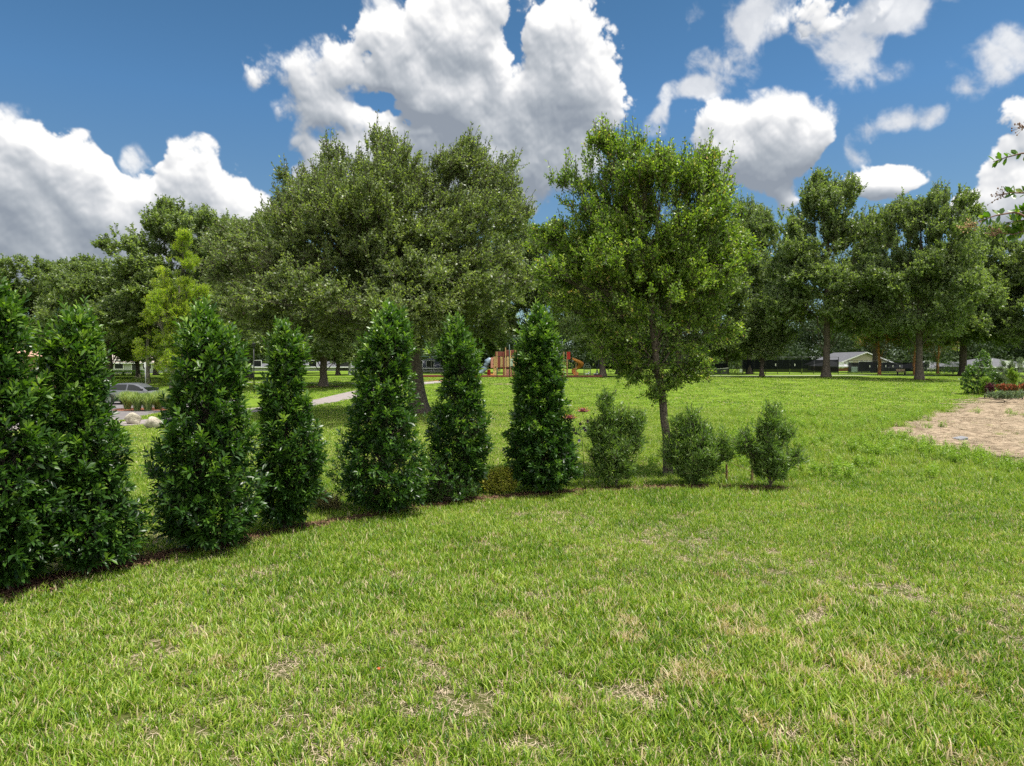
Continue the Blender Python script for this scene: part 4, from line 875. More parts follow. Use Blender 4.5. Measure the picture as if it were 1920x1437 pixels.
t, d_, h_ = fence('black screened tennis fence in front of the gabled clubhouse', 1590, 1738, 116, 122, 676, 6, flaps=(.26,.36,.46,.55,.64))
o = MB().box((0,0,0), (1.0,.05,.85), bev=.04).build('notice_board', simple('board_grey_green', (.28,.36,.34), .6, .3, .1, 4), None); o.location = tuple(P(1602, 693, 114.5)); tag(o, 'pale grey green notice board hung on the tennis fence before the clubhouse', 'notice board')
b = np.array(G(1334, 106)); t = thing('court_net', 'dark net with a sagging white top band, seen below the young tree crown', 'net', b); w_ = 5.2
B_, N_ = MB(), MB(); vs, vn = [], []
for j in range(17):
    x = -w_/2 + w_*j/16; z = 1.10 - .16*math.sin(math.pi*j/16); vs += [(x,-.02,z-.07),(x,-.02,z)]; vn += [(x,0,.15),(x,0,z-.12)]
fq = [(2*j, 2*j+2, 2*j+3, 2*j+1) for j in range(16)]; B_.add(vs, fq).build('band', M_white, t); N_.add(vn, fq).build('mesh', simple('net_grey', (.07,.075,.07), .9, .1, .1, 5), t)
for x in (-w_/2, w_/2): MB().tube([(x,0,0),(x,0,1.2)], .05, 8).build('post', M_black, t)
fence('lower screened fence behind the net, under the young tree crown', 1296, 1364, 116, 116, 678, 3)
b = np.array(G(1388, 106)); t = thing('gate', 'low dark metal gate frame at the left corner of the tennis fence', 'gate', b); q_ = MB()
for x in (-.45, .45): q_.tube([(x,0,0),(x,0,1.05)], .035, 6)
q_.tube([(-.45,0,1.05),(.45,0,1.05)], .03, 6); q_.tube([(-.45,0,.3),(.45,0,.3)], .02, 6); q_.build('frame', M_black, t); MB().box((.1,0,.66), (.4,.02,.5)).build('panel', M_white, t)
b = np.array(G(1690, 106)); t = thing('park_bench', 'small tan bench by the clubhouse fence, left of the grey trunked oak', 'bench', b); tm = simple('bench_tan', (.50,.38,.26), .7, .3, .1, 6)
MB().box((0,0,.45), (1.3,.42,.06)).build('seat', tm, t); MB().box((0,.22,.72), (1.3,.05,.34)).build('backrest', tm, t)
for x in (-.55, .55): MB().box((x,0,.21), (.07,.36,.42)).build('leg', M_black, t)

# ================================================================== THINGS: playground
M_dg = simple('dark_green_metal', (.015,.05,.035), .45, .5, .1, 5); M_maroon = simple('maroon_plastic', (.20,.045,.035), .5, .4, .1, 3); M_ptan = simple('tan_plastic', (.55,.36,.16), .55, .4, .08, 3)
M_pink = simple('faded_red_plastic', (.55,.24,.19), .6, .3, .12, 3); M_red = simple('red_plastic', (.60,.03,.02), .45, .4, .08, 3); M_blue = simple('grey_blue_plastic', (.17,.23,.28), .4, .5, .1, 3); M_orange = simple('orange_plastic', (.75,.30,.07), .45, .4, .08, 2)
DP = 93.0; kp = DP/F; bz = float(gz(X(930, DP), DP))
tag(blob('playground_surface', (X(945, DP+3), DP+4), 13.5, 5.5, M_mulch, .05, .05), kind='structure')
t = thing('playground_border', 'low dark maroon border kerb round the playground', 'border', (X(945, 90), 89.3, float(gz(0, 89.3))))
for i in range(12): MB().box((-11.4+i*2.06, 0, .12), (2.0, .14, .26), bev=.02).build('edging_board', M_maroon, t)
MB().box((-12.4, 4, .12), (.14, 8, .26)).build('edging_board', M_maroon, t); MB().box((12.3, 4, .12), (.14, 8, .26)).build('edging_board', M_maroon, t)
def pp(px, py): return (X(px, DP) - X(936, DP), Z(py, DP) - bz)
t = thing('play_tower', 'playground tower with tan and maroon panels and a grey blue tube slide', 'play structure', (X(936, DP), DP, bz))
def pan(name, x0, x1, y0, y1, mat, dy=0, th=.06):
    a_, c_ = pp(x0, y1), pp(x1, y0); return MB().box(((a_[0]+c_[0])/2, dy, (a_[1]+c_[1])/2), (c_[0]-a_[0], th, c_[1]-a_[1]), bev=.015).build(name, mat, t)
for px, top, m_, dy in ((926,669,M_ptan,-.9),(932,660,M_ptan,-1.1),(944,660,M_maroon,-1.1),(948,652,M_ptan,-1.0),(957,657,M_ptan,-.9),(926,669,M_ptan,1.0),(944,660,M_maroon,1.0),(966,657,M_ptan,-.9),(966,657,M_ptan,1.0),(976,662,M_maroon,-.9)):
    x, z = pp(px, top); MB().tube([(x,dy,0),(x,dy,z)], .06, 8).build('post', m_, t)
pan('roof_panel', 929, 946, 660, 668.5, M_maroon, -.6, .9); pan('roof_panel', 948, 978, 657, 668, M_maroon, -.3, 1.0)
a_ = pp(928, 669)[0]; c_ = pp(978, 669)[0]; zz = pp(0, 689)[1]; MB().box(((a_+c_)/2, 0, zz), (c_-a_, 2.1, .10)).build('deck', M_maroon, t)
pan('wall_panel', 920.5, 925.5, 671, 690, M_pink, -1.0); pan('wall_panel', 926.3, 931.6, 669, 695, M_ptan, -.98); pan('wall_panel', 932.5, 938, 670, 688, M_maroon, -1.05); pan('wall_panel', 938.4, 943.4, 669.5, 688.5, M_ptan, -1.05)
pan('wall_panel', 945, 950, 671, 688, simple('brown_plastic', (.30,.17,.12), .5, .4, .1, 3), -1.0); pan('wall_panel', 950.5, 976, 669.5, 688, M_ptan, -.98); pan('lower_panel', 944.8, 947.5, 691, 705, M_ptan, -.9); pan('lower_panel', 949, 960, 692, 704.5, M_pink, -.85)
pan('lower_panel', 962, 976, 691, 705, M_ptan, -.85); pan('arch_panel', 933, 938.5, 692, 697, M_ptan, -.8); pan('red_panel', 913.5, 919.5, 693, 704.5, M_red, .2, .3); pan('step', 925, 931, 696, 705, M_ptan, -1.3, .5); pan('step', 920.5, 926, 701, 705.5, M_orange, -1.5, .5)
pts = [pp(924,678), pp(918,676), pp(913.5,679), pp(912.5,685), pp(910,690), pp(905,695), pp(901,700), pp(899,703)]
MB().tube([(x, -.2-.12*i, z) for i, (x, z) in enumerate(pts)], [.36,.40,.42,.42,.38,.36,.34,.30], 12).build('tube_slide', M_blue, t, True)
t = thing('spiral_slide_tower', 'red topped playground tower with an orange spiral slide', 'play structure', (X(1066, DP), DP, bz))
def pq(px, py): return (X(px, DP) - X(1066, DP), Z(py, DP) - bz)
for px, top, dy in ((1057,660,-.5),(1063.5,660,-.5),(1063.5,660,.7),(1057,660,.7)): x, z = pq(px, top); MB().tube([(x,dy,0),(x,dy,z)], .06, 8).build('post', M_ptan, t)
a_, c_ = pq(1062.5,674), pq(1068.5,660); MB().box(((a_[0]+c_[0])/2, -.6, (a_[1]+c_[1])/2), (c_[0]-a_[0], .08, c_[1]-a_[1])).build('roof_panel', M_red, t); MB().box((-.45, .1, 1.5), (.6, 1.3, .1)).build('deck', M_maroon, t)
cxs, czs = pq(1080, 690)[0], 0; V, Fq = [], []; m_ = 26
for i in range(m_+1):
    s_ = i/m_; a0 = -2.2 + s_*5.4; rr = .62 + .35*max(0, s_-.7); z = 2.15 - 1.95*s_; ex = max(0, s_-.78)*3.2
    c0 = np.array([cxs + rr*math.cos(a0) + ex, rr*math.sin(a0) - .2, z]); o_ = np.array([math.cos(a0), math.sin(a0), 0])
    for u_, hz in ((-.36, .30), (-.30, .04), (0, -.02), (.30, .04), (.38, .36)): V.append(c0 + o_*u_ + [0, 0, hz])
S_ = MB(); S_.add(V, [(i*5+j, (i+1)*5+j, (i+1)*5+j+1, i*5+j+1) for i in range(m_) for j in range(4)]); so_ = S_.build('spiral_slide', M_orange, t, True); md = so_.modifiers.new('thick', 'SOLIDIFY'); md.thickness = .05
MB().tube([(cxs, -.2, 0), (cxs, -.2, 2.3)], .06, 8).build('post', M_ptan, t)
b = (X(1101, DP+1), DP+1, bz); t = thing('climbing_arch', 'grey green arched climbing panel right of the orange spiral slide', 'play structure', b); q_ = MB(); q_.tube([(-.42,0,0)]+[(-.42*math.cos(a), 0, 1.3+.42*math.sin(a)) for a in np.linspace(0, math.pi, 9)]+[(.42,0,0)], .05, 6); q_.build('frame', simple('grey_green_plastic', (.22,.28,.20), .5, .4, .08, 3), t)
q_ = MB(); [q_.box((0, 0, z), (.84, .04, .07)) for z in (.3,.6,.9,1.2,1.45)]; q_.build('rung', MATS['grey_green_plastic'], t)
b = (X(1119.5, 90.5), 90.5, bz); t = thing('twisted_climber', 'dark twisted climbing ladder against the black oak trunk', 'play structure', b)
for s_ in (0, math.pi): MB().tube([(.22*math.cos(s_+z*1.5), .22*math.sin(s_+z*1.5), z) for z in np.linspace(0, 2.3, 14)], .05, 6).build('rail', M_black, t)
for z in np.linspace(.3, 2.2, 8): MB().tube([(.22*math.cos(z*1.5), .22*math.sin(z*1.5), z), (-.22*math.cos(z*1.5), -.22*math.sin(z*1.5), z)], .025, 5).build('rung', M_black, t)
for px, lb in ((1101, 'white spring toy under the climbing arch'), (1117, 'white spring toy beside the twisted climber')):
    b = (X(px, 91), 91, bz+.02); t = thing('spring_toy', lb, 'spring toy', b, 0, 'spring toys in the playground'); MB().tube([(.08*math.cos(a), .08*math.sin(a), a*.012) for a in np.linspace(0, 25, 60)], .014, 4).build('spring', M_black, t)
    q_ = MB(); q_.box((0,0,.40), (.5,.16,.14), bev=.03); q_.box((.22,0,.55), (.14,.12,.24), bev=.03); q_.build('body', M_white, t); MB().tube([(.18,-.16,.55),(.18,.16,.55)], .02, 5).build('handle', M_black, t)
# swing set
b = (X(800, 94), 94, float(gz(X(800, 94), 94))); t = thing('swing_set', 'dark green swing set in front of the white house', 'swing', b); zt = Z(669, 94)-b[2]; w_ = 2.4
for s_ in (-1, 1): MB().tube([(s_*w_,0,0),(s_*w_,0,zt-.5),(s_*(w_-.15),0,zt-.12),(s_*(w_-.5),0,zt)], .055, 8).build('post', M_dg, t, True)
MB().tube([(-w_+.5,0,zt),(w_-.5,0,zt)], .05, 8).build('top_bar', M_dg, t)
for x in (-.9, .8):
    sw = MB().box((x,0,.45), (.45,.18,.05), bev=.01).build('swing_seat', M_white if x < 0 else M_black, t); c0 = MB()
    for q in (-.2, .2): c0.tube([(x+q,0,.47),(x+q*.9,0,zt)], .012, 4)
    c0.build('chain', MATS['galvanised'], sw)
t, h = post('metal_pole', 'plain dark pole standing on the lawn before the play tower', 'pole', 932, gnd(932, 715), 0, 690, .045, M_dg)
t, h = post('board_post', 'tall dark green pole with a pale narrow board before the play tower', 'pole', 955, gnd(955, 720.5), 0, 646, .05, M_dg); k = gnd(955, 720.5)/F; MB().box((4.2*k, 0, h-35*k), (5*k, .05, 16*k), bev=.01).build('board', simple('pale_green_paint', (.42,.50,.42), .6, .3, .08, 3), t)
blob('bare_patch', (X(948, 73), 72.6), 1.6, .7, M_sand, .02); blob('mulch_bed', (X(812, 80), 79.0), 1.6, 1.0, M_mulch_red, .02)

# tree rings of mulch
for px, D, r in ((786, Do, 1.1), (606, gnd(606, 727), 2.2), (1549, 89, 3.4), (1724, 82, 2.4), (1429, 95, 2.0), (1806, 103, 3.0), (1272, 94, 2.5), (1130, 93, 1.2)):
    x = X(px, D); blob('mulch_ring', (x, D), r, r*.8, M_mulch, .02, .2, hump=.05)

# ================================================================== THINGS: garden bed at the right
Dh = gnd(1835, 740)
column_shrub('holly_shrub', 'two stemmed glossy shrub at the left end of the garden bed, taller right half', 'shrub', 1835, 740,
  [(661,1840,1850),(672,1832,1858),(690,1812,1860),(705,1808,1862),(722,1806,1862),(736,1810,1858)], 620, k=10, leaf=(.14,.075), mat=leafmat('holly_leaf', [(0,(.03,.07,.02)),(.5,(.075,.15,.03)),(1,(.22,.32,.06))], .3, .5, .25), D=Dh, seed=2, gap=-.9, lvm=.45, updir=.5, ntwig=60, stems=2)
def softbush(name, label, cat, px, D, lobes, mat, nt, leaf, mat2=None, **kw):
    b = np.array(G(px, D)); ll = [lob(*a, D, b) for a in lobes]; mh = max(l[2] for l in ll); args = dict(sub=len(lobes)*5, subr=(.15,.35), shoots=4, slen=(.12,.4), nleaf=14, leaf=leaf, up=.6, k1=6, k2=4, fork=.1, flare=1.2, fill=.5); args.update(kw)
    c_, w_ = tree_geo(name, ll, [(0,0,-.02),(.02,0,mh*.2),(0,.02,mh*.5)], [.05,.04,.02], mat, M_bark, ntip=nt, **args); t = thing(name, label, cat, b); obj('stem', w_, t); obj('foliage', c_, t); return t
softbush('silver_bush', 'large silvery green bush at the right edge behind the red flowers', 'bush', 1905, 58, [(1900,695,26,22),(1925,700,30,32),(1890,715,20,14),(1915,728,30,14)], M_silver, 190, (.09,.035))
softbush('green_bush', 'mid green leafy bush between holly shrub and silvery bush', 'bush', 1874, 60, [(1872,712,16,14),(1882,722,14,12)], M_bush, 90, (.10,.05))
softbush('red_flower_bush', 'low bush covered in orange red flowers in the garden bed', 'flowers', 1885, 53, [(1882,732,14,8),(1896,734,12,8)], M_bush, 70, (.08,.04))
softbush('red_flower_cluster', 'dense orange red blooms topping the low bush in the garden bed', 'flowers', 1885, 52.6, [(1880,728,14,6),(1897,729,12,6)], M_redflower, 80, (.07,.06), slen=(.05,.15))
softbush('red_flower_cluster', 'orange red blooms at the far right edge of the view', 'flowers', 1918, 53, [(1918,727,10,5),(1926,729,10,6)], M_redflower, 50, (.07,.06), slen=(.05,.15))
softbush('purple_plant', 'dark purple leaved plant at the foot of the glossy two stemmed shrub', 'plant', 1856, 54, [(1856,732,6,6),(1855,739,5,4)], M_purple, 40, (.09,.06))
softbush('yellow_green_plant', 'bright yellow green plant just left of the purple leaved one', 'plant', 1847, 54.5, [(1846,724,6,8),(1845,735,6,6)], M_weed, 40, (.09,.05))
softbush('climbing_vine', 'bright lime green upright vine before the silvery bush', 'plant', 1897, 55, [(1897,708,5,12),(1898,720,6,8)], M_weed, 40, (.09,.05))
softbush('pale_ground_plant', 'pale grey green low plants along the back of the sandy bed', 'plant', 1885, 49, [(1865,744,14,3),(1895,746,20,3),(1915,744,12,3)], M_silver, 90, (.09,.04))

# ================================================================== THINGS: small near objects
# metal flower stake
Df = gnd(1098, 933); b = np.array(G(1098, Df)); fk = Df/F; t = thing('flower_stake', 'metal garden stake with two red glass flowers beside the densest evergreen cone', 'garden ornament', b)
fp = lambda px, py, dy=0: tuple(np.array(P(px, py, Df)) - b + [0, dy, 0]); M_iron = simple('dark_iron', (.03,.025,.03), .45, .5, .1, 20, metal=.6)
S_ = MB(); S_.tube([fp(1098.5,935), fp(1096,890), fp(1092,830), fp(1088,806), fp(1086,800)], .006, 6); S_.tube([fp(1086,800), fp(1092,795), fp(1095,785), fp(1092,774)], .005, 6); S_.tube([fp(1088,820), fp(1084,806), fp(1076,800), fp(1070,792), fp(1068,787)], .005, 6); S_.build('stake', M_iron, t, True)
def petal_flower(px, py, rr, seed):
    c = np.array(fp(px, py)); fr_ = MB(); cu = MB(); pet = simple('ruby_glass', (.24,.04,.09), .12, .8, .2, 12, col2=(.48,.22,.22))
    for ring, (n, el, L) in enumerate(((9, .05, rr), (8, .55, rr*.8), (6, 1.0, rr*.55))):
        for k in range(n):
            a = 2*math.pi*k/n + ring*.3; o_ = np.array([math.cos(a)*math.cos(el), math.sin(a)*math.cos(el), math.sin(el)]); s_ = np.array([-math.sin(a), math.cos(a), 0])*L*.30
            fr_.add([c, c+o_*L*.5+s_*.8, c+o_*L*.85+s_*.6+[0,0,L*.12], c+o_*L+[0,0,L*.22], c+o_*L*.85-s_*.6+[0,0,L*.12], c+o_*L*.5-s_*.8], [(0,1,2,3,4,5)])
            cu.tube([c+o_*L+[0,0,L*.20], c+o_*L+[0,0,L*.30]], L*.06, 5)
    f = fr_.build('flower', pet, t); cu.build('petal_tip', simple('amber_glass', (.75,.38,.08), .15, .7, .1, 8), f); MB().tube([c, c+[0,0,rr*.3]], [rr*.16, rr*.1], 8).build('flower_centre', M_iron, f)
petal_flower(1068.5, 786, .155, 1); petal_flower(1093, 773, .155, 2)
for px, py in ((1088,795),(1102,790),(1095,803),(1098,807),(1076,806),(1080,813),(1086,826)):
    c = np.array(fp(px, py)); a = rng.uniform(0, 6); MB().add([c+[.035*math.cos(w_), .02*math.sin(a), .035*math.sin(w_)] + np.array([0, .01*math.cos(w_*2), 0]) for w_ in np.linspace(0, 2*math.pi, 9)[:-1]], [tuple(range(8))]).build('leaf', M_iron if (px, py) != (1086, 826) else simple('blue_steel', (.08,.08,.16), .3, .5, .1, 5), t)
# stakes
wm = simple('weathered_wood', (.22,.14,.08), .9, .2, .3, 14, bump=.4)
D = gnd(1364, 908); b = np.array(G(1364, D)); k = D/F; t = thing('wooden_stake', 'short weathered wooden stake between the round and the sparse needle leaved bush', 'stake', b); MB().tube([(0,0,-.05),(.004,0,18*k),(.0,0,37*k)], [.030,.029,.026], 8).build('post', wm, t)
MB().tube([(-.02+.07*math.cos(a)-.05, 0, .16+.12*math.sin(a)) for a in np.linspace(.6, 5.6, 16)], .006, 5).build('wire_loop', M_black, t, True)
D = gnd(1412, 906); b = np.array(G(1412, D)); k = D/F; t = thing('wooden_stake', 'taller tan stake standing inside the sparse needle leaved bush', 'stake', b); MB().tube([(0,0,-.05),(.01,0,.45),(-.01,.02,.95)], [.032,.030,.028], 8).build('post', simple('tan_stick', (.32,.21,.11), .9, .2, .25, 10), t); MB().tube([(-.52,.02,.50),(-.2,0,.35),(.0,0,.26)], .006, 5).build('cross_twig', wm, t)
D = gnd(1388, 916); blob('chip_patch', (X(1388, D), D), .42, .22, simple('orange_chips', (.30,.13,.07), .95, .1, .5, 30, bump=1.0, col2=(.55,.33,.22)), .024, .3)
# paving block on the sand
D = gnd(1803, 829); b = np.array(G(1803, D)); M = MB(); M.box((0,0,.07), (.46,.30,.14), bev=.02); o = M.build('paving_block', simple('grey_block', (.24,.24,.25), .9, .2, .15, 9, bump=.4)); o.location = b + [0,0,.03]; o.rotation_euler = (R(4), R(-6), R(18)); tag(o, 'grey concrete block lying on the sandy bed near its front edge', 'block')
# curled orange leaf in the foreground
D = gnd(710, 1279); b = np.array(G(710, D)) + [0, 0, .085]; v_, f_, l_ = leaves(np.array([[0,0,0],[.01,.005,0],[0,-.01,.005]]), np.array([[-.6,.2,.2],[.6,.1,.25],[.1,-.6,.2]]), np.array([.032,.03,.028]), .024, np.array([.3,.5,.4]), .5, True)
o = obj('fallen_leaf', mesh('fallen_leaf', v_, f_, simple('orange_leaf', (.55,.10,.02), .5, .3, .2, 30)), None, b); tag(o, 'small curled orange leaf lying on the foreground lawn', 'leaf')
softbush('variegated_plant', 'low yellow and pink variegated plants left of the densest evergreen cone', 'plant', 930, gnd(930, 930), [(912,905,20,12),(940,900,20,12),(930,915,28,12),(955,910,12,12)], M_yellow, 120, (.055,.03), slen=(.06,.2), subr=(.08,.16))
D = gnd(918, 928); b = np.array(G(918, D)); t = thing('pink_flower', 'single pale pink flower head in the low variegated plants', 'flower', b); hp_ = (928-908)*D/F+.06; MB().tube([(0,0,0),(.01,-.02,hp_)], .004, 5).build('stem', M_dg, t)
v_, f_, l_ = leaves(np.tile([[.01,-.02,hp_]], (22, 1)), rand_unit(22)*[1,1,.6]+[0,0,.3], .055, .028, rng.random(22), .6); obj('bloom', mesh('bloom', v_, f_, simple('pink_petal', (.75,.45,.52), .6, .2, .1, 20)), t)
softbush('leafy_weed', 'bright leafy creeper at the foot of the loose topped evergreen column', 'plant', 850, gnd(850, 945), [(830,930,40,14),(870,920,24,18),(800,938,20,8)], M_bush, 90, (.05,.035), slen=(.05,.15), subr=(.08,.16))
softbush('dry_weed', 'dry brownish weed tuft between the slimmer and the tall evergreen column', 'plant', 612, gnd(612, 962), [(602,945,18,12),(625,950,16,8)], leafmat('dry_weed_leaf', [(0,(.12,.12,.04)),(.6,(.28,.25,.11)),(1,(.42,.36,.2))], .7, .2, .2), 60, (.06,.008), slen=(.08,.2), subr=(.08,.14))

# ================================================================== STUFF: grass, weeds, litter
def dist_poly(x, y, pts):
    d = np.full(len(x), 1e9)
    for (ax, ay), (bx, by) in zip(pts[:-1], pts[1:]):
        vx, vy = bx-ax, by-ay; t = np.clip(((x-ax)*vx + (y-ay)*vy)/(vx*vx+vy*vy), 0, 1)
        d = np.minimum(d, np.hypot(x-ax-t*vx, y-ay-t*vy))
    return d
def width_poly(x, y, pts, w):
    best = np.full(len(x), 1e9); ww = np.zeros(len(x))
    for i in range(len(pts)-1):
        (ax, ay), (bx, by) = pts[i], pts[i+1]; vx, vy = bx-ax, by-ay; t = np.clip(((x-ax)*vx + (y-ay)*vy)/(vx*vx+vy*vy), 0, 1)
        d = np.hypot(x-ax-t*vx, y-ay-t*vy); m_ = d < best; best = np.where(m_, d, best); ww = np.where(m_, w[i]+(w[i+1]-w[i])*t, ww)
    return best, ww
def blades(n, r, h, wd, lean=.45, curl=.35, lv0=0.0):
    th = rng.uniform(0, 6.28, n); rr = r*np.sqrt(rng.random(n)); b = np.stack([rr*np.cos(th), rr*np.sin(th), np.full(n, -.004)], 1)
    hh = rng.uniform(h[0], h[1], n)[:, None]; w_ = rng.uniform(wd[0], wd[1], n)[:, None]
    a = rng.uniform(0, 6.28, n); d = np.stack([np.cos(a), np.sin(a), np.zeros(n)], 1); s_ = np.stack([-np.sin(a+rng.normal(0, .6, n)), np.cos(a), np.zeros(n)], 1)
    s_ = unit(s_); ln = np.abs(rng.normal(0, lean, n))[:, None]; up = np.array([0, 0, 1.])
    m_ = b + hh*.55*unit(up + d*ln); t = m_ + hh*.5*unit(up*(1-curl) + d*(ln*1.6 + curl))
    v_ = np.stack([b - s_*w_*.4, b + s_*w_*.4, m_ + s_*w_*.5, m_ - s_*w_*.5, t], 1).reshape(-1, 3); i = (np.arange(n)*5)[:, None]
    return v_, [i + np.array([[0, 1, 2, 3]]), i + np.array([[3, 2, 4]])], np.repeat(np.clip(rng.uniform(0, 1, n)+lv0, 0, 1), 5)
def scatter(name, variants, pts, rot, sc, vi, label, cat):
    """one object: points that carry the tuft variants through geometry nodes"""
    col = bpy.data.collections.new(name + '_source')
    for i, me in enumerate(variants): col.objects.link(bpy.data.objects.new('%s_tuft_%02d' % (name, i), me))
    me = bpy.data.meshes.new(name); me.vertices.add(len(pts)); me.vertices.foreach_set('co', np.asarray(pts, np.float32).ravel())
    for nm, ty, ar, key in (('rot', 'FLOAT_VECTOR', rot, 'vector'), ('sc', 'FLOAT', sc, 'value'), ('vi', 'INT', vi, 'value')):
        at = me.attributes.new(nm, ty, 'POINT'); at.data.foreach_set(key, np.asarray(ar, np.int32 if ty == 'INT' else np.float32).ravel())
    for v_ in variants[:1]: me.materials.append(v_.materials[0])
    o = obj(name, me); t = bpy.data.node_groups.new(name, 'GeometryNodeTree'); t.is_modifier = True
    t.interface.new_socket('Geometry', in_out='INPUT', socket_type='NodeSocketGeometry'); t.interface.new_socket('Geometry', in_out='OUTPUT', socket_type='NodeSocketGeometry')
    N = t.nodes; gi_, go = N.new('NodeGroupInput'), N.new('NodeGroupOutput'); ip = N.new('GeometryNodeInstanceOnPoints'); ci = N.new('GeometryNodeCollectionInfo')
    ci.inputs['Collection'].default_value = col; ci.inputs['Separate Children'].default_value = True; ci.inputs['Reset Children'].default_value = True
    ip.inputs['Pick Instance'].default_value = True
    for nm, ty, sk in (('rot', 'FLOAT_VECTOR', 'Rotation'), ('sc', 'FLOAT', 'Scale'), ('vi', 'INT', 'Instance Index')):
        na = N.new('GeometryNodeInputNamedAttribute'); na.data_type = ty; na.inputs[0].default_value = nm; t.links.new(na.outputs[0], ip.inputs[sk])
    t.links.new(gi_.outputs[0], ip.inputs['Points']); t.links.new(ci.outputs[0], ip.inputs['Instance']); t.links.new(ip.outputs[0], go.inputs[0])
    o.modifiers.new('scatter', 'NODES').node_group = t
    return tag(o, label, cat, kind='stuff')
def zone(y0, y1, dens_, margin=1.5, k=.76):
    area = k*2*(y1**2-y0**2)/2 + 2*margin*(y1-y0); n = int(area*dens_)
    y = rng.uniform(0, 1, n*2); y = np.sqrt(y0**2 + y*(y1**2-y0**2)); x = rng.uniform(-1, 1, n*2)*(k*y + margin); return x[:n], y[:n]
def clear(x, y, strip=.8):
    ok = dist_poly(x, y, PATH) > 1.28; ok &= (dist_poly(x, y, ROAD) > 4.3) & (dist_poly(x, y, DRIVE) > 2.0)
    d, w_ = width_poly(x, y, SAND, SANDW); ok &= (d > w_/2*(.80 + .2*patch(x, y, 2.2, 1.3))) | (rng.random(len(x)) < .02 + .25*(patch(x, y, .7, 4) > .74))
    d, w_ = width_poly(x, y, HEDGE, HW); ok &= (d > w_/2*strip) | (rng.random(len(x)) < .06)
    return ok
SPOTS = [(860,1335,.34,.17),(905,1325,.22,.12),(1180,1312,.42,.14),(1235,1330,.25,.12),(1535,1168,.30,.20),(750,1197,.22,.16),(1010,1128,.20,.18),(1010,1410,.16,.08),(520,1262,.22,.14),(1740,1290,.26,.14),(1330,1225,.22,.14),(300,1235,.20,.12),(1480,1400,.22,.10),(1700,1120,.25,.2)]
SPOTS = [(X(px, gnd(px, py)), gnd(px, py), a, b) for px, py, a, b in SPOTS]
def spot(x, y):
    m_ = np.zeros(len(x))
    for cx_, cy_, a, b in SPOTS:
        d = np.hypot((x-cx_)/a, (y-cy_)/(b*2.0)) * (1 + .3*np.sin(9*x+4*y)*np.cos(11*y-3*x)); m_ = np.maximum(m_, np.clip(1.35-d, 0, 1))
    return m_
def patch(x, y, s=1.0, ph=0.0):
    return .5 + .25*(np.sin(x*1.1*s+ph)*np.cos(y*.9*s-ph) + np.sin((x+y)*.53*s+2*ph) + .6*np.sin(x*2.7*s-y*2.1*s))
def mkvar(spec, mat, count=6):
    r_ = []
    for i in range(count):
        v_, f_, l_ = blades(*spec); r_.append(mesh('tuft', v_, f_, mat, l_))
    return r_
def grass_layer(name, zones, label):
    V, S, PP, RR, SS, VI = [], 0, [], [], [], []
    for (y0, y1, dn, spec, cnt) in zones:
        vs_ = mkvar(spec, M_grass, cnt); x, y = zone(y0, y1, dn); ok = clear(x, y); x, y = x[ok], y[ok]; n = len(x)
        thin = patch(x, y, 1.3, .7); keep = (rng.random(n) < .55 + .6*thin) & (rng.random(n) > spot(x, y)*.93) ; x, y = x[keep], y[keep]; n = len(x)
        PP.append(np.stack([x, y, gz(x, y)], 1)); RR.append(np.stack([rng.normal(0, .09, n), rng.normal(0, .09, n), rng.uniform(0, 6.28, n)], 1))
        SS.append(rng.uniform(.7, 1.2, n)*(.8 + .35*patch(x, y, .8, 2.1))); VI.append(rng.integers(S, S+cnt, n)); V += vs_; S += cnt
    scatter(name, V, np.concatenate(PP), np.concatenate(RR), np.concatenate(SS), np.concatenate(VI), label, 'grass')
grass_layer('grass', [
    (3.0, 9.5, 150, (34, .10, (.055, .150), (.006, .0125), .45, .4), 10),
    (9.5, 20, 95, (36, .14, (.055, .14), (.007, .012), .5, .35), 8),
    (20, 46, 30, (36, .22, (.045, .095), (.012, .020), .5, .3), 6),
    (46, 88, 6, (34, .36, (.05, .10), (.022, .036), .45, .3), 6)], 'mown lawn grass, bright green with straw coloured dry patches')
# taller unmown grass: behind the row and to the right
def tall():
    x, y = zone(16.2, 46, 14); p_ = np.clip((x - (-1.0 + (y-17)*.30))/5, 0, 1)*np.clip((46-y)/14, 0, 1)*np.clip((y-(16.9+.25*np.sin(x)))/1.2, 0, 1)
    ed = dist_poly(x, y, HEDGE); p2 = ((ed < .95) & (ed > .25))*.6; sd_, sw = width_poly(x, y, SAND, SANDW); rim = np.exp(-((sd_-sw/2)/.9)**2)*.9
    p_ = np.maximum(np.maximum(p_*(.25+.75*patch(x, y, .9, 3)), p2), rim*(y > 20)); ok = (rng.random(len(x)) < p_) & clear(x, y, 1.25); x, y = x[ok], y[ok]; n = len(x)
    vs_ = mkvar((40, .15, (.10, .24), (.007, .012), .35, .35), M_grass_tall, 6)
    scatter('tall_grass', vs_, np.stack([x, y, gz(x, y)], 1), np.stack([rng.normal(0, .1, n), rng.normal(0, .1, n), rng.uniform(0, 6.28, n)], 1), rng.uniform(.7, 1.3, n), rng.integers(0, 6, n), 'longer unmown grass behind the row of bushes and round the sandy bed', 'grass')
tall()
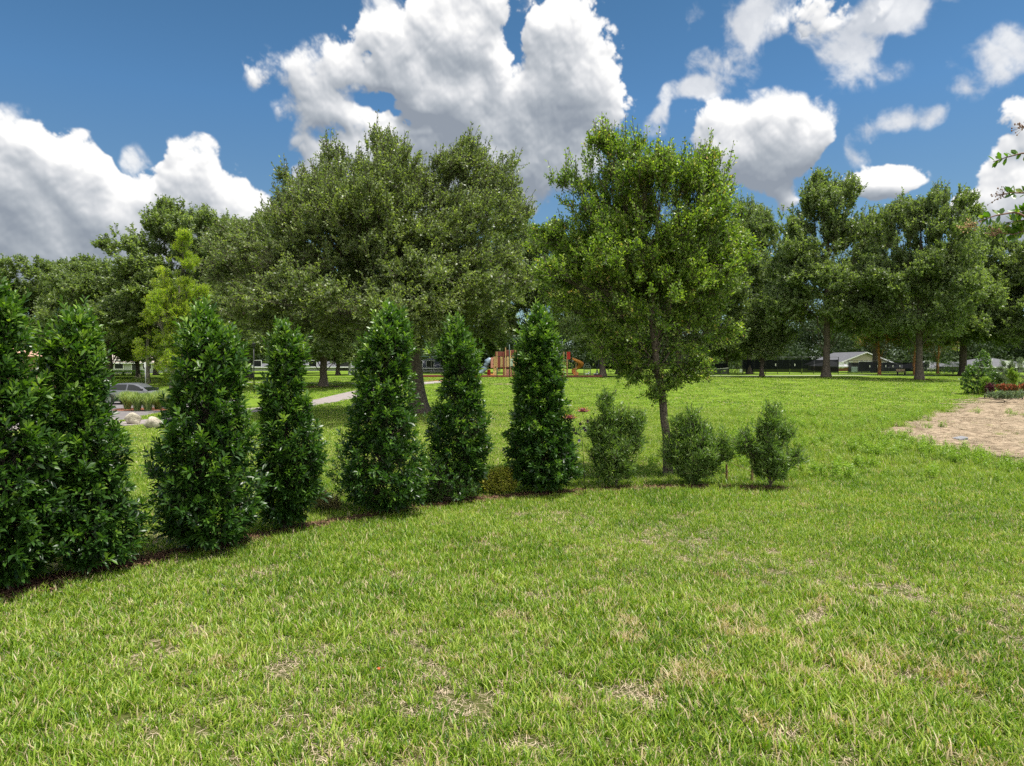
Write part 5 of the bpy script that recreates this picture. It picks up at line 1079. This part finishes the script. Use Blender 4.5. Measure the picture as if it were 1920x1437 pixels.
def weeds():
    vs_ = []
    for i in range(6):
        n = 16; th = rng.uniform(0, 6.28, n); r_ = .10*np.sqrt(rng.random(n)); h = rng.uniform(.08, .26, n); k = 8
        b_ = np.repeat(np.stack([r_*np.cos(th), r_*np.sin(th), h*.3], 1), k, 0); t = np.tile(np.arange(k)/k, n)
        p = b_ + np.stack([np.zeros(n*k), np.zeros(n*k), t*np.repeat(h, k)], 1); d = rand_unit(n*k)*[1, 1, .3] + [0, 0, .35]
        v_, f_, l_ = leaves(p, d, rng.uniform(.03, .055, n*k), rng.uniform(.016, .028, n*k), np.clip(rng.normal(.55, .2, n*k), 0, 1), .7); vs_.append(mesh('tuft', v_, f_, M_weed, l_))
    x, y = zone(17.2, 44, 5); p_ = np.clip((x - (1.5 + (y-17)*.40))/6, 0, 1)*np.clip((44-y)/12, 0, 1)*(patch(x, y, 1.2, 5) > .48); sd_, sw = width_poly(x, y, SAND, SANDW); p_ = np.maximum(p_, np.exp(-((sd_-sw/2-.3)/.8)**2)*.7)
    ok = (rng.random(len(x)) < p_) & clear(x, y, 1.3); x, y = x[ok], y[ok]; n = len(x)
    scatter('weeds', vs_, np.stack([x, y, gz(x, y)], 1), np.stack([rng.normal(0, .1, n), rng.normal(0, .1, n), rng.uniform(0, 6.28, n)], 1), rng.uniform(.8, 1.6, n), rng.integers(0, 6, n), 'bright leafy weeds spreading at the edge of the sandy bed', 'weeds')
weeds()
def litter():
    vs_ = []
    for i in range(4):
        v_, f_, l_ = blades(26, .16, (.05, .14), (.004, .008), 3.0, .2); v_[:, 2] = np.abs(v_[:, 2])*.35 + .004; vs_.append(mesh('tuft', v_, f_, simple('dry_straw', (.24, .18, .11), .9, .2, .3, 9, col2=(.55, .46, .32)), l_))
    x, y = rng.uniform(13, 52, 30000), rng.uniform(17, 60, 30000); d, w_ = width_poly(x, y, SAND, SANDW); ok = (d < w_/2) & (patch(x, y, 1.6, 1) > .30); x, y = x[ok], y[ok]; n = len(x)
    scatter('dry_straw', vs_, np.stack([x, y, gz(x, y)+.075], 1), np.stack([rng.normal(0, .15, n), rng.normal(0, .15, n), rng.uniform(0, 6.28, n)], 1), rng.uniform(.7, 1.7, n), rng.integers(0, 4, n), 'dry straw and roots lying over the sandy bed', 'straw')
    # thatch and fallen blades in the near lawn
    vs_ = []
    for i in range(4):
        v_, f_, l_ = blades(16, .12, (.04, .09), (.003, .006), 3.0, .1); v_[:, 2] = np.abs(v_[:, 2])*.55 + .006; vs_.append(mesh('tuft', v_, f_, simple('thatch', (.30, .20, .13), .85, .2, .3, 12, col2=(.66, .54, .38)), l_))
    x, y = zone(3.0, 14, 120); keep = (rng.random(len(x)) < .30 + .35*(patch(x, y, 1.3, .7) < .42)) | (spot(x, y) > .15); ok = clear(x, y) & keep; x, y = x[ok], y[ok]; n = len(x)
    scatter('lawn_thatch', vs_, np.stack([x, y, gz(x, y)+.004], 1), np.stack([rng.normal(0, .06, n), rng.normal(0, .06, n), rng.uniform(0, 6.28, n)], 1), rng.uniform(.7, 1.4, n), rng.integers(0, 4, n), 'dry clippings lying among the lawn blades', 'clippings')
    # bark chips along the strip
    vs_ = []
    for i in range(3):
        v_, f_, l_ = leaves(np.stack([rng.uniform(-.12, .12, 22), rng.uniform(-.12, .12, 22), rng.uniform(.004, .03, 22)], 1), rand_unit(22)*[1, 1, .25], rng.uniform(.03, .07, 22), rng.uniform(.012, .025, 22), rng.random(22), 1)
        vs_.append(mesh('tuft', v_, f_, simple('bark_chip', (.08, .04, .024), .9, .2, .5, 18, col2=(.28, .16, .10)), l_))
    n = 1500; L = np.array(HEDGE); seg = rng.integers(0, len(L)-1, n); t = rng.random((n, 1)); p = L[seg] + (L[seg+1]-L[seg])*t; w_ = np.interp(seg+t[:, 0], range(len(HW)), HW)
    p = p + rng.normal(0, .30, (n, 2))*w_[:, None]
    scatter('bark_chips', vs_, np.stack([p[:, 0], p[:, 1], gz(p[:, 0], p[:, 1])+.02], 1), np.stack([np.zeros(n), np.zeros(n), rng.uniform(0, 6.28, n)], 1), rng.uniform(.7, 1.4, n), rng.integers(0, 3, n), 'brown bark chips scattered along the hedge strip', 'mulch')
litter()
